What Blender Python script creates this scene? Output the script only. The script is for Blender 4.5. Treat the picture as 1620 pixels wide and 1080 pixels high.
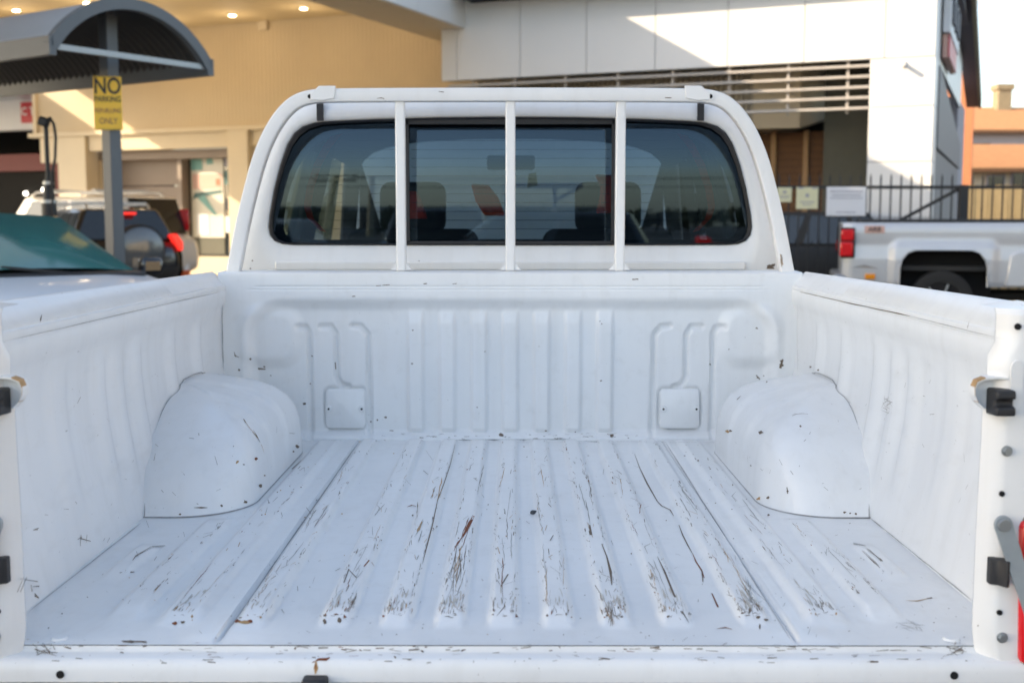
import bpy, bmesh, math, random
from mathutils import Vector, Matrix, Euler
from mathutils.bvhtree import BVHTree
R = math.radians
rnd = random.Random(7)
for o in list(bpy.data.objects): bpy.data.objects.remove(o)
scn = bpy.context.scene
COL = scn.collection

# ------------------------------------------------------------------ camera
FPX = 1850.0
PITCH = math.atan(191/FPX)
CAM = Vector((0.018, 0.0, 1.45))
cam_d = bpy.data.cameras.new('camera')
cam = bpy.data.objects.new('camera', cam_d); COL.objects.link(cam)
cam_d.sensor_width = 36.0
cam_d.lens = 36.0*FPX/1620
cam.location = CAM
cam.rotation_euler = (R(90)-PITCH, 0, math.atan(5/FPX))
cam_d.clip_start = 0.05; cam_d.clip_end = 3000
cam_d.dof.use_dof = True
cam_d.dof.focus_distance = 2.45
cam_d.dof.aperture_fstop = 4.8
scn.camera = cam

# ------------------------------------------------------------------ sky, sun, exposure
SUN_EL = R(23.9)
SUN_H = Vector((0.961, 0.275))              # heading of the light on the ground
world = bpy.data.worlds.new('World'); scn.world = world; world.use_nodes = True
wn = world.node_tree; wn.nodes.clear()
wo = wn.nodes.new('ShaderNodeOutputWorld'); wb = wn.nodes.new('ShaderNodeBackground')
sk = wn.nodes.new('ShaderNodeTexSky'); sk.sky_type = 'NISHITA'; sk.sun_disc = False
sk.sun_elevation = SUN_EL
sk.sun_rotation = math.atan2(-SUN_H.x, -SUN_H.y) % (2*math.pi)
sk.air_density = 1.0; sk.dust_density = 1.2; sk.ozone_density = 0.25; sk.altitude = 20
hs_ = wn.nodes.new('ShaderNodeHueSaturation'); hs_.inputs['Saturation'].default_value = .82      # sky desaturated so its light is less blue
wn.links.new(sk.outputs[0], hs_.inputs['Color']); wn.links.new(hs_.outputs[0], wb.inputs[0]); wb.inputs[1].default_value = 0.15
wn.links.new(wb.outputs[0], wo.inputs[0])
sl = bpy.data.lights.new('sun', 'SUN'); sun = bpy.data.objects.new('sun', sl); COL.objects.link(sun)
sl.energy = 3.2; sl.angle = R(0.5); sl.color = (1.0, 0.80, 0.56)
ce = math.cos(SUN_EL)
sun.rotation_euler = Vector((SUN_H.x*ce, SUN_H.y*ce, -math.sin(SUN_EL))).to_track_quat('-Z', 'Y').to_euler()
scn.view_settings.view_transform = 'Standard'; scn.view_settings.look = 'None'
scn.view_settings.gamma = 1; scn.view_settings.use_curve_mapping = False
scn.view_settings.exposure = 1.24
scn.render.engine = 'CYCLES'

# ------------------------------------------------------------------ materials
def lin(c):
    return tuple(((x/255)/12.92 if x/255 <= .04045 else ((x/255+.055)/1.055)**2.4) for x in c)
def mat(name, col, rough=.5, metal=0., coat=0., var=.08, scale=6., bump=0., bscale=40., emit=None, es=0., spec=.5, stretch=None, trans=0.):
    m = bpy.data.materials.new(name); m.use_nodes = True
    nt = m.node_tree; b = nt.nodes['Principled BSDF']
    L = nt.links.new
    tc = nt.nodes.new('ShaderNodeTexCoord'); src = tc.outputs['Object']
    if stretch:
        mp = nt.nodes.new('ShaderNodeMapping'); mp.inputs['Scale'].default_value = stretch
        L(src, mp.inputs[0]); src = mp.outputs[0]
    n = nt.nodes.new('ShaderNodeTexNoise'); n.inputs['Scale'].default_value = scale; n.inputs['Detail'].default_value = 6
    L(src, n.inputs['Vector'])
    mx = nt.nodes.new('ShaderNodeMix'); mx.data_type = 'RGBA'
    c = Vector(col[:3])
    mx.inputs[6].default_value = (*(c*(1-var)), 1); mx.inputs[7].default_value = (*[min(1, v) for v in c*(1+var)], 1)
    L(n.outputs[0], mx.inputs[0]); L(mx.outputs[2], b.inputs['Base Color'])
    b.inputs['Roughness'].default_value = rough; b.inputs['Metallic'].default_value = metal
    b.inputs['Coat Weight'].default_value = coat; b.inputs['Coat Roughness'].default_value = .08
    b.inputs['Specular IOR Level'].default_value = spec
    if bump > 0:
        n2 = nt.nodes.new('ShaderNodeTexNoise'); n2.inputs['Scale'].default_value = bscale; n2.inputs['Detail'].default_value = 5
        L(src, n2.inputs['Vector'])
        bp = nt.nodes.new('ShaderNodeBump'); bp.inputs['Strength'].default_value = bump; bp.inputs['Distance'].default_value = .01
        L(n2.outputs[0], bp.inputs['Height']); L(bp.outputs[0], b.inputs['Normal'])
    if emit:
        b.inputs['Emission Color'].default_value = (*emit, 1); b.inputs['Emission Strength'].default_value = es
    return m
def tray_paint(name, col, wear):
    """old white paint with fine grime specks, dull patches and slight waviness"""
    m = bpy.data.materials.new(name); m.use_nodes = True
    nt = m.node_tree; b = nt.nodes['Principled BSDF']; L = nt.links.new
    tc = nt.nodes.new('ShaderNodeTexCoord')
    def noise(s, d=5, st=None, r=.55):
        src = tc.outputs['Object']
        if st:
            mp = nt.nodes.new('ShaderNodeMapping'); mp.inputs['Scale'].default_value = st; L(src, mp.inputs[0]); src = mp.outputs[0]
        n = nt.nodes.new('ShaderNodeTexNoise'); n.inputs['Scale'].default_value = s; n.inputs['Detail'].default_value = d
        n.inputs['Roughness'].default_value = r
        L(src, n.inputs['Vector']); return n.outputs[0]
    def ramp(x, a, bb):
        r = nt.nodes.new('ShaderNodeMapRange'); r.inputs[1].default_value = a; r.inputs[2].default_value = bb; L(x, r.inputs[0]); return r.outputs[0]
    def mul(x, y):
        q = nt.nodes.new('ShaderNodeMath'); q.operation = 'MULTIPLY'
        for k, v in ((0, x), (1, y)):
            if isinstance(v, (int, float)): q.inputs[k].default_value = v
            else: L(v, q.inputs[k])
        return q.outputs[0]
    def mix(f, a, bb):
        q = nt.nodes.new('ShaderNodeMix'); q.data_type = 'RGBA'; L(f, q.inputs[0])
        for k, v in ((6, a), (7, bb)):
            if isinstance(v, tuple): q.inputs[k].default_value = (*v, 1)
            else: L(v, q.inputs[k])
        return q.outputs[2]
    c = col
    base = mix(ramp(noise(3.2, 6), .35, .7), c, tuple(v*.93 for v in c))
    base = mix(mul(ramp(noise(26, 6, (1, .35, 1)), .56, .75), .16*wear), base, (.50, .49, .46))       # thin grime film
    base = mix(mul(ramp(noise(160, 4, (1, .25, 1)), .70, .76), .55*wear), base, (.22, .20, .17))       # hairline scuffs
    base = mix(mul(ramp(noise(300, 2), .76, .80), .7*wear), base, (.16, .13, .10))                     # specks
    base = mix(mul(ramp(noise(4, 6, (7, 7, .6)), .50, .72), .16), base, (.60, .59, .56))                  # run-off streaks
    L(base, b.inputs['Base Color'])
    rr = nt.nodes.new('ShaderNodeMapRange'); rr.inputs[3].default_value = .30; rr.inputs[4].default_value = .52
    L(noise(9, 5), rr.inputs[0]); L(rr.outputs[0], b.inputs['Roughness'])
    b.inputs['Coat Weight'].default_value = .4; b.inputs['Coat Roughness'].default_value = .14
    bp = nt.nodes.new('ShaderNodeBump'); bp.inputs['Strength'].default_value = .2; bp.inputs['Distance'].default_value = .01
    L(noise(7, 3), bp.inputs['Height'])
    bp2 = nt.nodes.new('ShaderNodeBump'); bp2.inputs['Strength'].default_value = .05; bp2.inputs['Distance'].default_value = .002
    L(noise(220, 2), bp2.inputs['Height']); L(bp.outputs[0], bp2.inputs['Normal']); L(bp2.outputs[0], b.inputs['Normal'])
    return m
def glass(name, tint, base_refl=.06, rough=.0, gcol=(1, 1, 1)):
    m = bpy.data.materials.new(name); m.use_nodes = True
    nt = m.node_tree; nt.nodes.remove(nt.nodes['Principled BSDF']); out = nt.nodes['Material Output']; L = nt.links.new
    tr = nt.nodes.new('ShaderNodeBsdfTransparent'); tr.inputs[0].default_value = (*tint, 1)
    gl = nt.nodes.new('ShaderNodeBsdfGlossy'); gl.inputs['Roughness'].default_value = rough; gl.inputs['Color'].default_value = (*gcol, 1)
    fr = nt.nodes.new('ShaderNodeFresnel'); fr.inputs[0].default_value = 1.52
    mr = nt.nodes.new('ShaderNodeMapRange'); mr.inputs[3].default_value = base_refl; mr.inputs[4].default_value = 1.0
    L(fr.outputs[0], mr.inputs[0])
    mx = nt.nodes.new('ShaderNodeMixShader'); L(mr.outputs[0], mx.inputs[0]); L(tr.outputs[0], mx.inputs[1]); L(gl.outputs[0], mx.inputs[2])
    L(mx.outputs[0], out.inputs[0]); return m

M = {}
M['tray'] = tray_paint('worn_white_paint', (.80, .81, .81), 1.0)
M['tray_clean'] = tray_paint('white_paint', (.80, .805, .80), .35)
M['chassis'] = mat('black_chassis', (.02, .02, .02), .7)
M['scuff'] = mat('dark_scuff', (.15, .112, .080), .7, var=.6, scale=120)
M['grime'] = mat('grey_scuff', (.30, .29, .27), .7, var=.4, scale=150)
M['film'] = mat('tan_scuff_film', (.53, .50, .44), .65, var=.18, scale=90)
M['rust'] = mat('rust', (.20, .060, .022), .85, var=.6, scale=140, bump=.3, bscale=300)
M['ochre'] = mat('pale_rust', (.42, .26, .12), .85, var=.5, scale=140)
M['seam'] = mat('seam_grey', (.36, .36, .36), .8, var=.5, scale=60)  # even grey for sealant beads and lines along seams
M['rubber'] = mat('black_rubber', (.018, .018, .02), .55, var=.3, scale=30, bump=.1)
M['hole'] = mat('hole_dark', (.006, .006, .007), .9)
M['zinc'] = mat('zinc_steel', (.42, .44, .45), .38, .85, var=.2, scale=30)
M['armgrey'] = mat('grey_arm', (.33, .36, .38), .45, .5, var=.15, scale=30)
M['red_lens'] = mat('red_lens', (.66, .012, .018), .16, coat=.3, var=.25, scale=4)
M['red_lit'] = mat('lit_red_lens', (.6, .01, .01), .15, emit=(1, .03, .02), es=.55)
M['amber'] = mat('amber_lens', (.8, .28, .01), .2)
M['tailglass'] = mat('dark_lens', (.05, .01, .01), .1)
M['cabglass'] = glass('tinted_cab_glass', (.25, .315, .345), .035, gcol=(.52, .74, .95))
M['clearglass'] = glass('clear_glass', (.78, .86, .84), .03)
M['sideglass'] = glass('tinted_side_glass', (.34, .44, .46), .03)
M['frit'] = mat('black_ceramic_band', (.006, .007, .009), .05, var=.1, spec=.9)
M['interior'] = mat('dark_trim', (.035, .036, .04), .8, bump=.1)
M['liner'] = mat('grey_headliner', (.085, .092, .10), .9)
M['seat'] = mat('dark_grey_seat', (.05, .055, .06), .9, bump=.2)
M['redcloth'] = mat('red_cloth', (.90, .085, .05), .85, bump=.15, bscale=120)
M['asphalt'] = mat('asphalt', (.055, .054, .055), .9, var=.35, scale=2.5, bump=.4, bscale=140)
M['concrete'] = mat('concrete', (.33, .32, .30), .85, var=.15, scale=3, bump=.15)
M['panelwhite'] = mat('white_cladding', (.74, .735, .72), .42, var=.03, scale=1.2)
M['joint'] = mat('joint_dark', (.16, .155, .15), .8)
M['cream'] = mat('cream_cladding', (.60, .49, .325), .6, var=.05, scale=2)
M['creamlight'] = mat('cream_trim', (.66, .56, .40), .6, var=.05, scale=2)
M['ceiling'] = mat('cream_ceiling', (.62, .50, .30), .7, var=.04, scale=1)
M['taupe'] = mat('taupe_door', (.25, .20, .165), .55, var=.06)
M['slat'] = mat('louvre_metal', (.48, .44, .40), .5, var=.05)
M['corr'] = mat('corrugated_cream', (.46, .41, .32), .6, var=.06)
M['eave'] = mat('navy_soffit', (.035, .035, .06), .6)
M['brownwood'] = mat('brown_timber', (.17, .085, .04), .75, var=.35, scale=8, bump=.2, stretch=(1, 1, 6))
M['paletimber'] = mat('pale_timber', (.46, .29, .15), .7, var=.2, scale=10)
M['greenpanel'] = mat('olive_panel', (.095, .095, .072), .6, var=.1)
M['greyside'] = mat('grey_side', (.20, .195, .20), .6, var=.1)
M['shelter'] = mat('slate_grey_paint', (.10, .115, .13), .45, var=.1)
M['shelterside'] = mat('grey_sheet', (.36, .41, .47), .35, .3, var=.06)
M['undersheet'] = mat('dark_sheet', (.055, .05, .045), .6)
M['yellow'] = mat('yellow_sign', (.92, .58, .06), .5, var=.08, scale=8)
M['ink'] = mat('sign_ink', (.03, .03, .04), .6)
M['inkfade'] = mat('faded_red_ink', (.36, .16, .09), .6)
M['signwhite'] = mat('white_sign', (.72, .73, .76), .5, var=.04)
M['signcream'] = mat('cream_sign', (.66, .64, .42), .5, var=.05)
M['greyink'] = mat('grey_ink', (.30, .30, .36), .6)
M['black'] = mat('black_metal', (.018, .019, .022), .5)
M['redpaint'] = mat('red_paint', (.15, .005, .008), .5)
M['redsign'] = mat('red_sign', (.50, .02, .045), .45)
M['dark'] = mat('dark_interior', (.012, .011, .010), .9)
M['lamp'] = mat('lit_downlight', (.9, .8, .6), .5, emit=(1, .78, .48), es=9)
M['lampcool'] = mat('lit_spot', (.9, .9, .8), .5, emit=(1, .93, .8), es=3)
M['carwhite'] = mat('white_car_paint', (.74, .76, .79), .4, coat=.35, var=.01)
M['carcream'] = mat('pearl_white_paint', (.78, .74, .68), .25, coat=1., var=.01)
M['carblack'] = mat('black_car_paint', (.012, .013, .016), .22, coat=1., var=.1)
M['carsilver'] = mat('silver_car_paint', (.55, .57, .60), .36, .25, coat=.5, var=.03)
M['cargrey'] = mat('grey_car_paint', (.11, .12, .13), .25, .4, coat=1.)
M['carred'] = mat('maroon_car_paint', (.16, .012, .012), .25, coat=1.)
M['carglass'] = mat('dark_car_glass', (.010, .014, .016), .04, var=.1, spec=.8)
M['tealglass'] = mat('teal_windscreen', (.055, .19, .175), .12, coat=1., var=.35, scale=1.6)
M['tyre'] = mat('tyre', (.018, .018, .018), .85, bump=.2)
M['rim'] = mat('alloy_rim', (.42, .43, .44), .35, .8)
M['terracotta'] = mat('terracotta_roof', (.64, .36, .19), .8, var=.15, scale=4, bump=.2)
M['orangebrick'] = mat('orange_brick', (.50, .19, .085), .8, var=.15, scale=5)
M['housewall'] = mat('cream_house_wall', (.68, .58, .42), .8)
M['housegrey'] = mat('lilac_grey_wall', (.42, .39, .41), .8)
M['chimney'] = mat('stone_chimney', (.30, .25, .16), .85, var=.2)
M['paling'] = mat('pale_timber_paling', (.52, .38, .19), .8, var=.2, scale=8)
M['conewhite'] = mat('reflective_white', (.8, .8, .8), .5)
M['cone'] = mat('cone_orange', (.75, .13, .03), .55)
M['poster'] = mat('poster_white', (.62, .60, .52), .5)
M['teal'] = mat('poster_teal', (.14, .34, .32), .5)
M['tealdark'] = mat('poster_dark_teal', (.05, .13, .13), .5)
M['pink'] = mat('poster_pink', (.60, .38, .32), .5)
M['wood_pole'] = mat('weathered_pole', (.45, .36, .22), .85, var=.2, scale=5)
M['leaf'] = mat('dark_leaves', (.045, .06, .025), .8, var=.4, scale=3)
M['bark'] = mat('bark', (.09, .065, .045), .9)
M['render'] = mat('grey_render', (.40, .38, .35), .85)
M['stone'] = mat('dark_stone', (.06, .065, .07), .8)
M['plastic'] = mat('white_plastic', (.75, .74, .72), .4)

# ------------------------------------------------------------------ helpers
WM = {}
def wmat(o): return WM.get(o.name, Matrix.Identity(4))
class MB:
    def __init__(s): s.v = []; s.f = []
    def add(s, vs, fs):
        k = len(s.v); s.v += [Vector(p) for p in vs]; s.f += [tuple(i+k for i in f) for f in fs]; return s
    def box(s, c, d, rot=None):
        x, y, z = [q/2 for q in d]
        vs = [Vector((a, b, e)) for a in (-x, x) for b in (-y, y) for e in (-z, z)]
        if rot is not None:
            m = rot if isinstance(rot, Matrix) else Euler(rot).to_matrix()
            vs = [m @ v for v in vs]
        vs = [v+Vector(c) for v in vs]
        return s.add(vs, [(0, 1, 3, 2), (4, 6, 7, 5), (0, 4, 5, 1), (2, 3, 7, 6), (0, 2, 6, 4), (1, 5, 7, 3)])
    def span(s, a, b):
        return s.box([(p+q)/2 for p, q in zip(a, b)], [abs(q-p) for p, q in zip(a, b)])
    def cyl(s, p0, p1, r0, r1=None, n=14, cap=True):
        r1 = r0 if r1 is None else r1
        p0, p1 = Vector(p0), Vector(p1); q = (p1-p0).to_track_quat('Z', 'Y')
        vs = []
        for p, r in ((p0, r0), (p1, r1)):
            vs += [p+q @ Vector((r*math.cos(2*math.pi*i/n), r*math.sin(2*math.pi*i/n), 0)) for i in range(n)]
        fs = [(i, (i+1) % n, n+(i+1) % n, n+i) for i in range(n)]
        if cap: fs += [tuple(range(n-1, -1, -1)), tuple(range(n, 2*n))]
        return s.add(vs, fs)
    def beam(s, p0, p1, w, h):
        p0, p1 = Vector(p0), Vector(p1); q = (p1-p0).to_track_quat('Y', 'Z').to_matrix()
        return s.box((p0+p1)/2, (w, (p1-p0).length, h), q)
    def tube(s, pts, r, n=8):
        pts = [Vector(p) for p in pts]; rings = []
        for i, p in enumerate(pts):
            t = (pts[min(i+1, len(pts)-1)]-pts[max(i-1, 0)]).normalized()
            u = t.cross(Vector((.31, .17, .93))).normalized(); w = t.cross(u)
            rr = r[i] if isinstance(r, (list, tuple)) else r
            rings.append([p+(u*math.cos(2*math.pi*k/n)+w*math.sin(2*math.pi*k/n))*rr for k in range(n)])
        return s.loft(rings, True)
    def loft(s, rings, cap=True, closed=True):
        n = len(rings[0]); vs = [p for r in rings for p in r]; fs = []
        for j in range(len(rings)-1):
            for i in range(n if closed else n-1):
                a, b = j*n+i, j*n+(i+1) % n; fs.append((a, b, b+n, a+n))
        if cap and closed: fs += [tuple(range(n-1, -1, -1)), tuple(range((len(rings)-1)*n, len(rings)*n))]
        return s.add(vs, fs)
    def prism(s, poly, ax, a, b):
        """polygon of 2-d points extruded along axis ax from a to b"""
        def mk(p, t):
            return {'x': (t, p[0], p[1]), 'y': (p[0], t, p[1]), 'z': (p[0], p[1], t)}[ax]
        n = len(poly); vs = [mk(p, a) for p in poly]+[mk(p, b) for p in poly]
        return s.add(vs, [tuple(range(n-1, -1, -1)), tuple(range(n, 2*n))]+[(i, (i+1) % n, n+(i+1) % n, n+i) for i in range(n)])
    def grid(s, us, vs_, fn):
        vs = [fn(u, v) for v in vs_ for u in us]; n = len(us)
        return s.add(vs, [(j*n+i, j*n+i+1, (j+1)*n+i+1, (j+1)*n+i) for j in range(len(vs_)-1) for i in range(n-1)])
    def quad(s, a, b, c, d): return s.add([a, b, c, d], [(0, 1, 2, 3)])
    def mesh(s, name, m, inv=None, smooth=None, fix=True):
        me = bpy.data.meshes.new(name)
        vs = [inv @ v for v in s.v] if inv is not None else s.v
        me.from_pydata([tuple(v) for v in vs], [], s.f)
        if fix:
            bm = bmesh.new(); bm.from_mesh(me); bmesh.ops.recalc_face_normals(bm, faces=bm.faces); bm.to_mesh(me); bm.free()
        if smooth is not None:
            me.polygons.foreach_set('use_smooth', [True]*len(me.polygons)); me.set_sharp_from_angle(angle=R(smooth))
        me.materials.append(M[m] if isinstance(m, str) else m); me.update(); return me
    def build(s, name, m, parent=None, smooth=None, bevel=0, world=False, kind=None, label=None, fix=True, seg=2):
        inv = wmat(parent).inverted() if (parent is not None and world) else None
        o = bpy.data.objects.new(name, s.mesh(name, m, inv, smooth, fix)); COL.objects.link(o)
        if parent is not None: o.parent = parent
        WM[o.name] = wmat(parent) if parent is not None else Matrix.Identity(4)
        if bevel:
            b = o.modifiers.new('bevel', 'BEVEL'); b.width = bevel; b.segments = seg; b.limit_method = 'ANGLE'; b.angle_limit = R(35)
            b.harden_normals = False
            if smooth is None:
                o.data.polygons.foreach_set('use_smooth', [True]*len(o.data.polygons)); o.data.set_sharp_from_angle(angle=R(40))
        if kind: o['kind'] = kind
        if label: o['label'] = label
        return o
def tag(o, label, cat, group=None):
    o['label'] = label; o['category'] = cat
    if group: o['group'] = group
    return o
def thing(name, label, cat, loc=(0, 0, 0), rz=0, group=None):
    o = bpy.data.objects.new(name, None); COL.objects.link(o); o.empty_display_size = .3
    o.location = loc; o.rotation_euler = (0, 0, rz)
    WM[o.name] = Matrix.Translation(Vector(loc)) @ Matrix.Rotation(rz, 4, 'Z')
    return tag(o, label, cat, group)
def again(o, parent, mx):
    """another object sharing mesh data, placed under parent"""
    c = o.copy(); COL.objects.link(c); c.parent = parent; c.matrix_local = mx; return c
def text(name, s, size, m, parent, mx, ext=.002):
    cu = bpy.data.curves.new(name, 'FONT'); cu.body = s; cu.size = size; cu.align_x = 'CENTER'; cu.align_y = 'CENTER'; cu.extrude = ext; cu.offset = size*.018
    tmp = bpy.data.objects.new(name, cu)
    COL.objects.link(tmp); dg = bpy.context.evaluated_depsgraph_get()
    me = bpy.data.meshes.new_from_object(tmp.evaluated_get(dg)); bpy.data.objects.remove(tmp)
    me.materials.clear(); me.materials.append(M[m])
    o = bpy.data.objects.new(name, me); COL.objects.link(o); o.parent = parent; o.matrix_local = mx; return o
def ss(a, b, x):
    if a > b: return 1-ss(b, a, x)
    t = min(1, max(0, (x-a)/(b-a))); return t*t*(3-2*t)
def bump1(x, c, half, edge):
    d = abs(x-c); return 1-ss(half, half+edge, d)
def rr_sdf(x, z, cx, cz, hx, hz, r):
    qx, qz = abs(x-cx)-hx+r, abs(z-cz)-hz+r
    return math.hypot(max(qx, 0), max(qz, 0))+min(max(qx, qz), 0)-r
def seg_d(px, pz, a, b):
    ax, az = a; bx, bz = b; dx, dz = bx-ax, bz-az; t = max(0, min(1, ((px-ax)*dx+(pz-az)*dz)/(dx*dx+dz*dz+1e-12)))
    return math.hypot(px-ax-t*dx, pz-az-t*dz)
def arange(a, b, st):
    n = max(1, int(round((b-a)/st))); return [a+(b-a)*i/n for i in range(n+1)]
def seen(u, v):
    """direction of the camera ray through photo pixel u, v (used to place wear marks on the built sheet metal)"""
    sp, cp = math.sin(PITCH), math.cos(PITCH); a, b = (u-815)/FPX, (540-v)/FPX
    return Vector((a, cp+sp*b, -sp+cp*b)).normalized()

# ------------------------------------------------------------------ ground
g = MB().quad((-400, -300, 0), (400, -300, 0), (400, 900, 0), (-400, 900, 0)).build('ground', 'asphalt', kind='structure')

def loc23(x, y): return (7.06+x*math.cos(R(23))+y*math.sin(R(23)), 20.0-x*math.sin(R(23))+y*math.cos(R(23)))
fc = [(*loc23(x, y), .004) for x, y in ((-46, -40), (-7.2, -40), (-7.2, 5), (-46, 5))]
MB().quad(*fc).build('forecourt', 'concrete', kind='structure')  # pale slab added so sunlight bounces up under the canopy
# ------------------------------------------------------------------ THE SHOWROOM (local frame turned 23 degrees)
FA = R(-23)
bld = thing('showroom', 'white panelled showroom with cream wall under a deep canopy behind the trucks', 'building', (7.06, 20.0, 0), FA)
# fascia panels
xs = [-9.24, -8.90, -7.55, -6.20, -4.86, -3.52, -2.17, -.82, 0]
for a, b in zip(xs, xs[1:]):
    MB().span((a+.006, 0, 4.2), (b-.006, .10, 5.66)).build('fascia_panel', 'panelwhite', bld, bevel=.004)
MB().span((-9.22, .10, 4.22), (-.012, .35, 5.66)).build('fascia_backing', 'joint', bld)
for a, b in ((0.0, .5), (.5, 1.5), (1.5, 2.45), (2.45, 3.38), (3.38, 4.192)):
    MB().span((-1.05, .002, a+.006), (0, .9, b-.006)).build('column_panel', 'panelwhite', bld, bevel=.004)
MB().span((-1.03, .02, 0), (-.02, .88, 4.2)).build('column_core', 'joint', bld)
# roof slab with its overhang
MB().span((-8.62, -.71, 5.68), (.25, 10, 6.0)).build('roof', 'eave', bld)
# right-hand flank
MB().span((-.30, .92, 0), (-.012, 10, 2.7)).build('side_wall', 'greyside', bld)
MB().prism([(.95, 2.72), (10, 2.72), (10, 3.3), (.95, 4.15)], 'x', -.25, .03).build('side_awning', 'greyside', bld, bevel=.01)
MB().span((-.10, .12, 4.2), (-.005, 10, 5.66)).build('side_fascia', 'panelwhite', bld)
MB().span((-3, 10.2, 0), (-.06, 14, 4.5)).build('rear_annex', 'housegrey', bld, bevel=.02)
# louvres
sl0 = None
for k in range(5):
    z = 4.09-.178*k
    MB().span((-9.1, .0, z-.022), (-1.06, .09, z+.022)).build('louvre_slat', 'slat', bld, bevel=.004)
for x in (-1.43, -2.45, -3.5, -4.55, -5.6, -6.65, -7.7, -8.6):
    MB().span((x-.02, .092, 3.3), (x+.02, .14, 4.2)).build('louvre_bracket', 'slat', bld)
# corrugated wall and bulkhead behind the louvres
mb = MB(); x = -9.2
while x < -3.4:
    mb.span((x, 1.5, 3.2), (x+.05, 1.56, 4.7)); x += .1
mb.span((-9.2, 1.56, 3.2), (-3.38, 1.7, 4.7)).build('corrugated_sheet', 'corr', bld, kind='stuff')
mb = MB().add([(-3.38, 1.5, 3.2), (-2.5, 1.7, 3.2), (-2.5, 1.7, 4.7), (-3.38, 1.5, 4.7), (-3.38, 4.2, 3.2), (-2.0, 3.4, 3.55), (-2.0, 3.4, 4.7), (-3.38, 4.2, 4.7)],
         [(0, 1, 2, 3), (1, 5, 6, 2), (0, 4, 5, 1), (4, 7, 6, 5), (0, 3, 7, 4)])
mb.build('bulkhead', 'creamlight', bld)
MB().span((-9.2, .35, 4.66), (-.05, 9, 4.75)).build('soffit', 'greenpanel', bld)
# undercroft: planked bays between pale posts, olive panel
for (a, b) in ((-4.55, -3.97), (-3.87, -3.27), (-3.17, -2.62), (-2.53, -2.15)):
    z = 1.55
    while z < 3.2:
        MB().span((a, 3.0, z+.004), (b, 3.05+rnd.random()*.012, min(z+.135, 3.25))).build('plank', 'brownwood', bld); z += .14
for x in (-3.92, -3.22, -2.575):
    MB().span((x-.05, 2.94, 0), (x+.05, 3.06, 3.25)).build('timber_post', 'paletimber', bld)
MB().span((-2.12, 2.2, 0), (-1.0, 2.3, 4.6)).build('olive_panel', 'greenpanel', bld)
MB().span((-9.2, 5.2, 0), (-1, 5.3, 4.6)).build('back_wall', 'dark', bld)
MB().span((-9.25, .36, 0), (-8.6, 5.2, 4.2)).build('inner_wall', 'creamlight', bld)
# cream wall below the canopy
WY = 2.5
mb = MB(); x = -22.3
while x < -9.3:
    mb.span((x, WY+.03, 3.72), (min(x+.104, -9.3), WY+.05, 6.3)); x += .11
mb.span((-22.3, WY+.042, 3.72), (-9.3, WY+.2, 6.3)).build('cream_cladding', 'cream', bld)
MB().span((-22.42, WY-.05, 3.72), (-22.3, WY+.3, 6.3)).build('corner_trim', 'creamlight', bld, bevel=.01)
MB().span((-22.5, WY-.16, 3.60), (-9.3, WY+.1, 3.715)).build('ledge', 'creamlight', bld, bevel=.01)
MB().span((-20.6, WY-.02, 3.22), (-9.3, WY+.3, 3.6)).build('lintel', 'creamlight', bld, bevel=.01)
MB().span((-22.2, WY-.05, 2.95), (-21.6, WY+.3, 3.6)).build('corbel', 'creamlight', bld, bevel=.01)
MB().span((-21.55, WY-.12, 0), (-20.62, WY+.35, 3.6)).build('pillar', 'creamlight', bld, bevel=.02)
MB().span((-16.2, WY-.14, 0), (-15.6, WY+.35, 3.72)).build('pillar', 'creamlight', bld, bevel=.02)
MB().span((-15.6, WY+.05, 0), (-9.3, WY+.3, 3.22)).build('lower_wall', 'creamlight', bld)
for k in range(3):
    MB().span((-20.6, WY+.55+.22, .55+k*.9), (-18.220, WY+.55+.27, 1.43+k*.9)).build('garage_door_panel', 'taupe', bld, bevel=.012)
MB().span((-20.62, WY+.1, 0), (-16.2, WY+1.0, .55)).build('plinth', 'creamlight', bld)
MB().span((-18.220, WY+.5, .55), (-18.100, WY+.55+.3, 3.22)).build('door_jamb', 'taupe', bld)
# shop window with printed posters
MB().span((-18.100, WY+.55+.25, .55), (-16.800, WY+.55+.28, 3.22)).build('shop_window', 'carglass', bld)
po = MB().span((-18.020, WY+.55+.225, 1.02), (-17.020, WY+.55+.245, 3.18)).build('poster', 'poster', bld)
MB().span((-18.000, WY+.55+.215, 2.72), (-17.650, WY+.55+.223, 3.16)).build('print', 'teal', po)
MB().span((-17.520, WY+.55+.215, 2.86), (-17.320, WY+.55+.223, 3.05)).build('print', 'teal', po)
MB().span((-17.960, WY+.55+.215, 2.25), (-17.060, WY+.55+.223, 2.62)).build('print', 'pink', po)
MB().span((-17.240, WY+.55+.205, 2.33), (-17.120, WY+.55+.214, 2.50)).build('print', 'inkfade', po)
MB().add([(-18.000, WY+.55+.218, 1.98), (-17.900, WY+.55+.218, 2.15), (-17.060, WY+.55+.218, 2.22), (-17.060, WY+.55+.218, 2.14), (-17.850, WY+.55+.218, 2.03)], [(0, 1, 2, 3, 4)]).build('print', 'tealdark', po)
MB().add([(-17.820, WY+.55+.212, 2.02), (-17.600, WY+.55+.212, 2.10), (-17.220, WY+.55+.212, 1.58), (-17.300, WY+.55+.212, 1.58)], [(0, 1, 2, 3)]).build('print', 'teal', po)
MB().span((-17.850, WY+.55+.212, 1.10), (-17.500, WY+.55+.223, 1.62)).build('print', 'signwhite', po)
MB().span((-18.020, WY+.55+.22, .60), (-17.020, WY+.55+.245, 1.0)).build('dark_base', 'greenpanel', bld)
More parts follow.
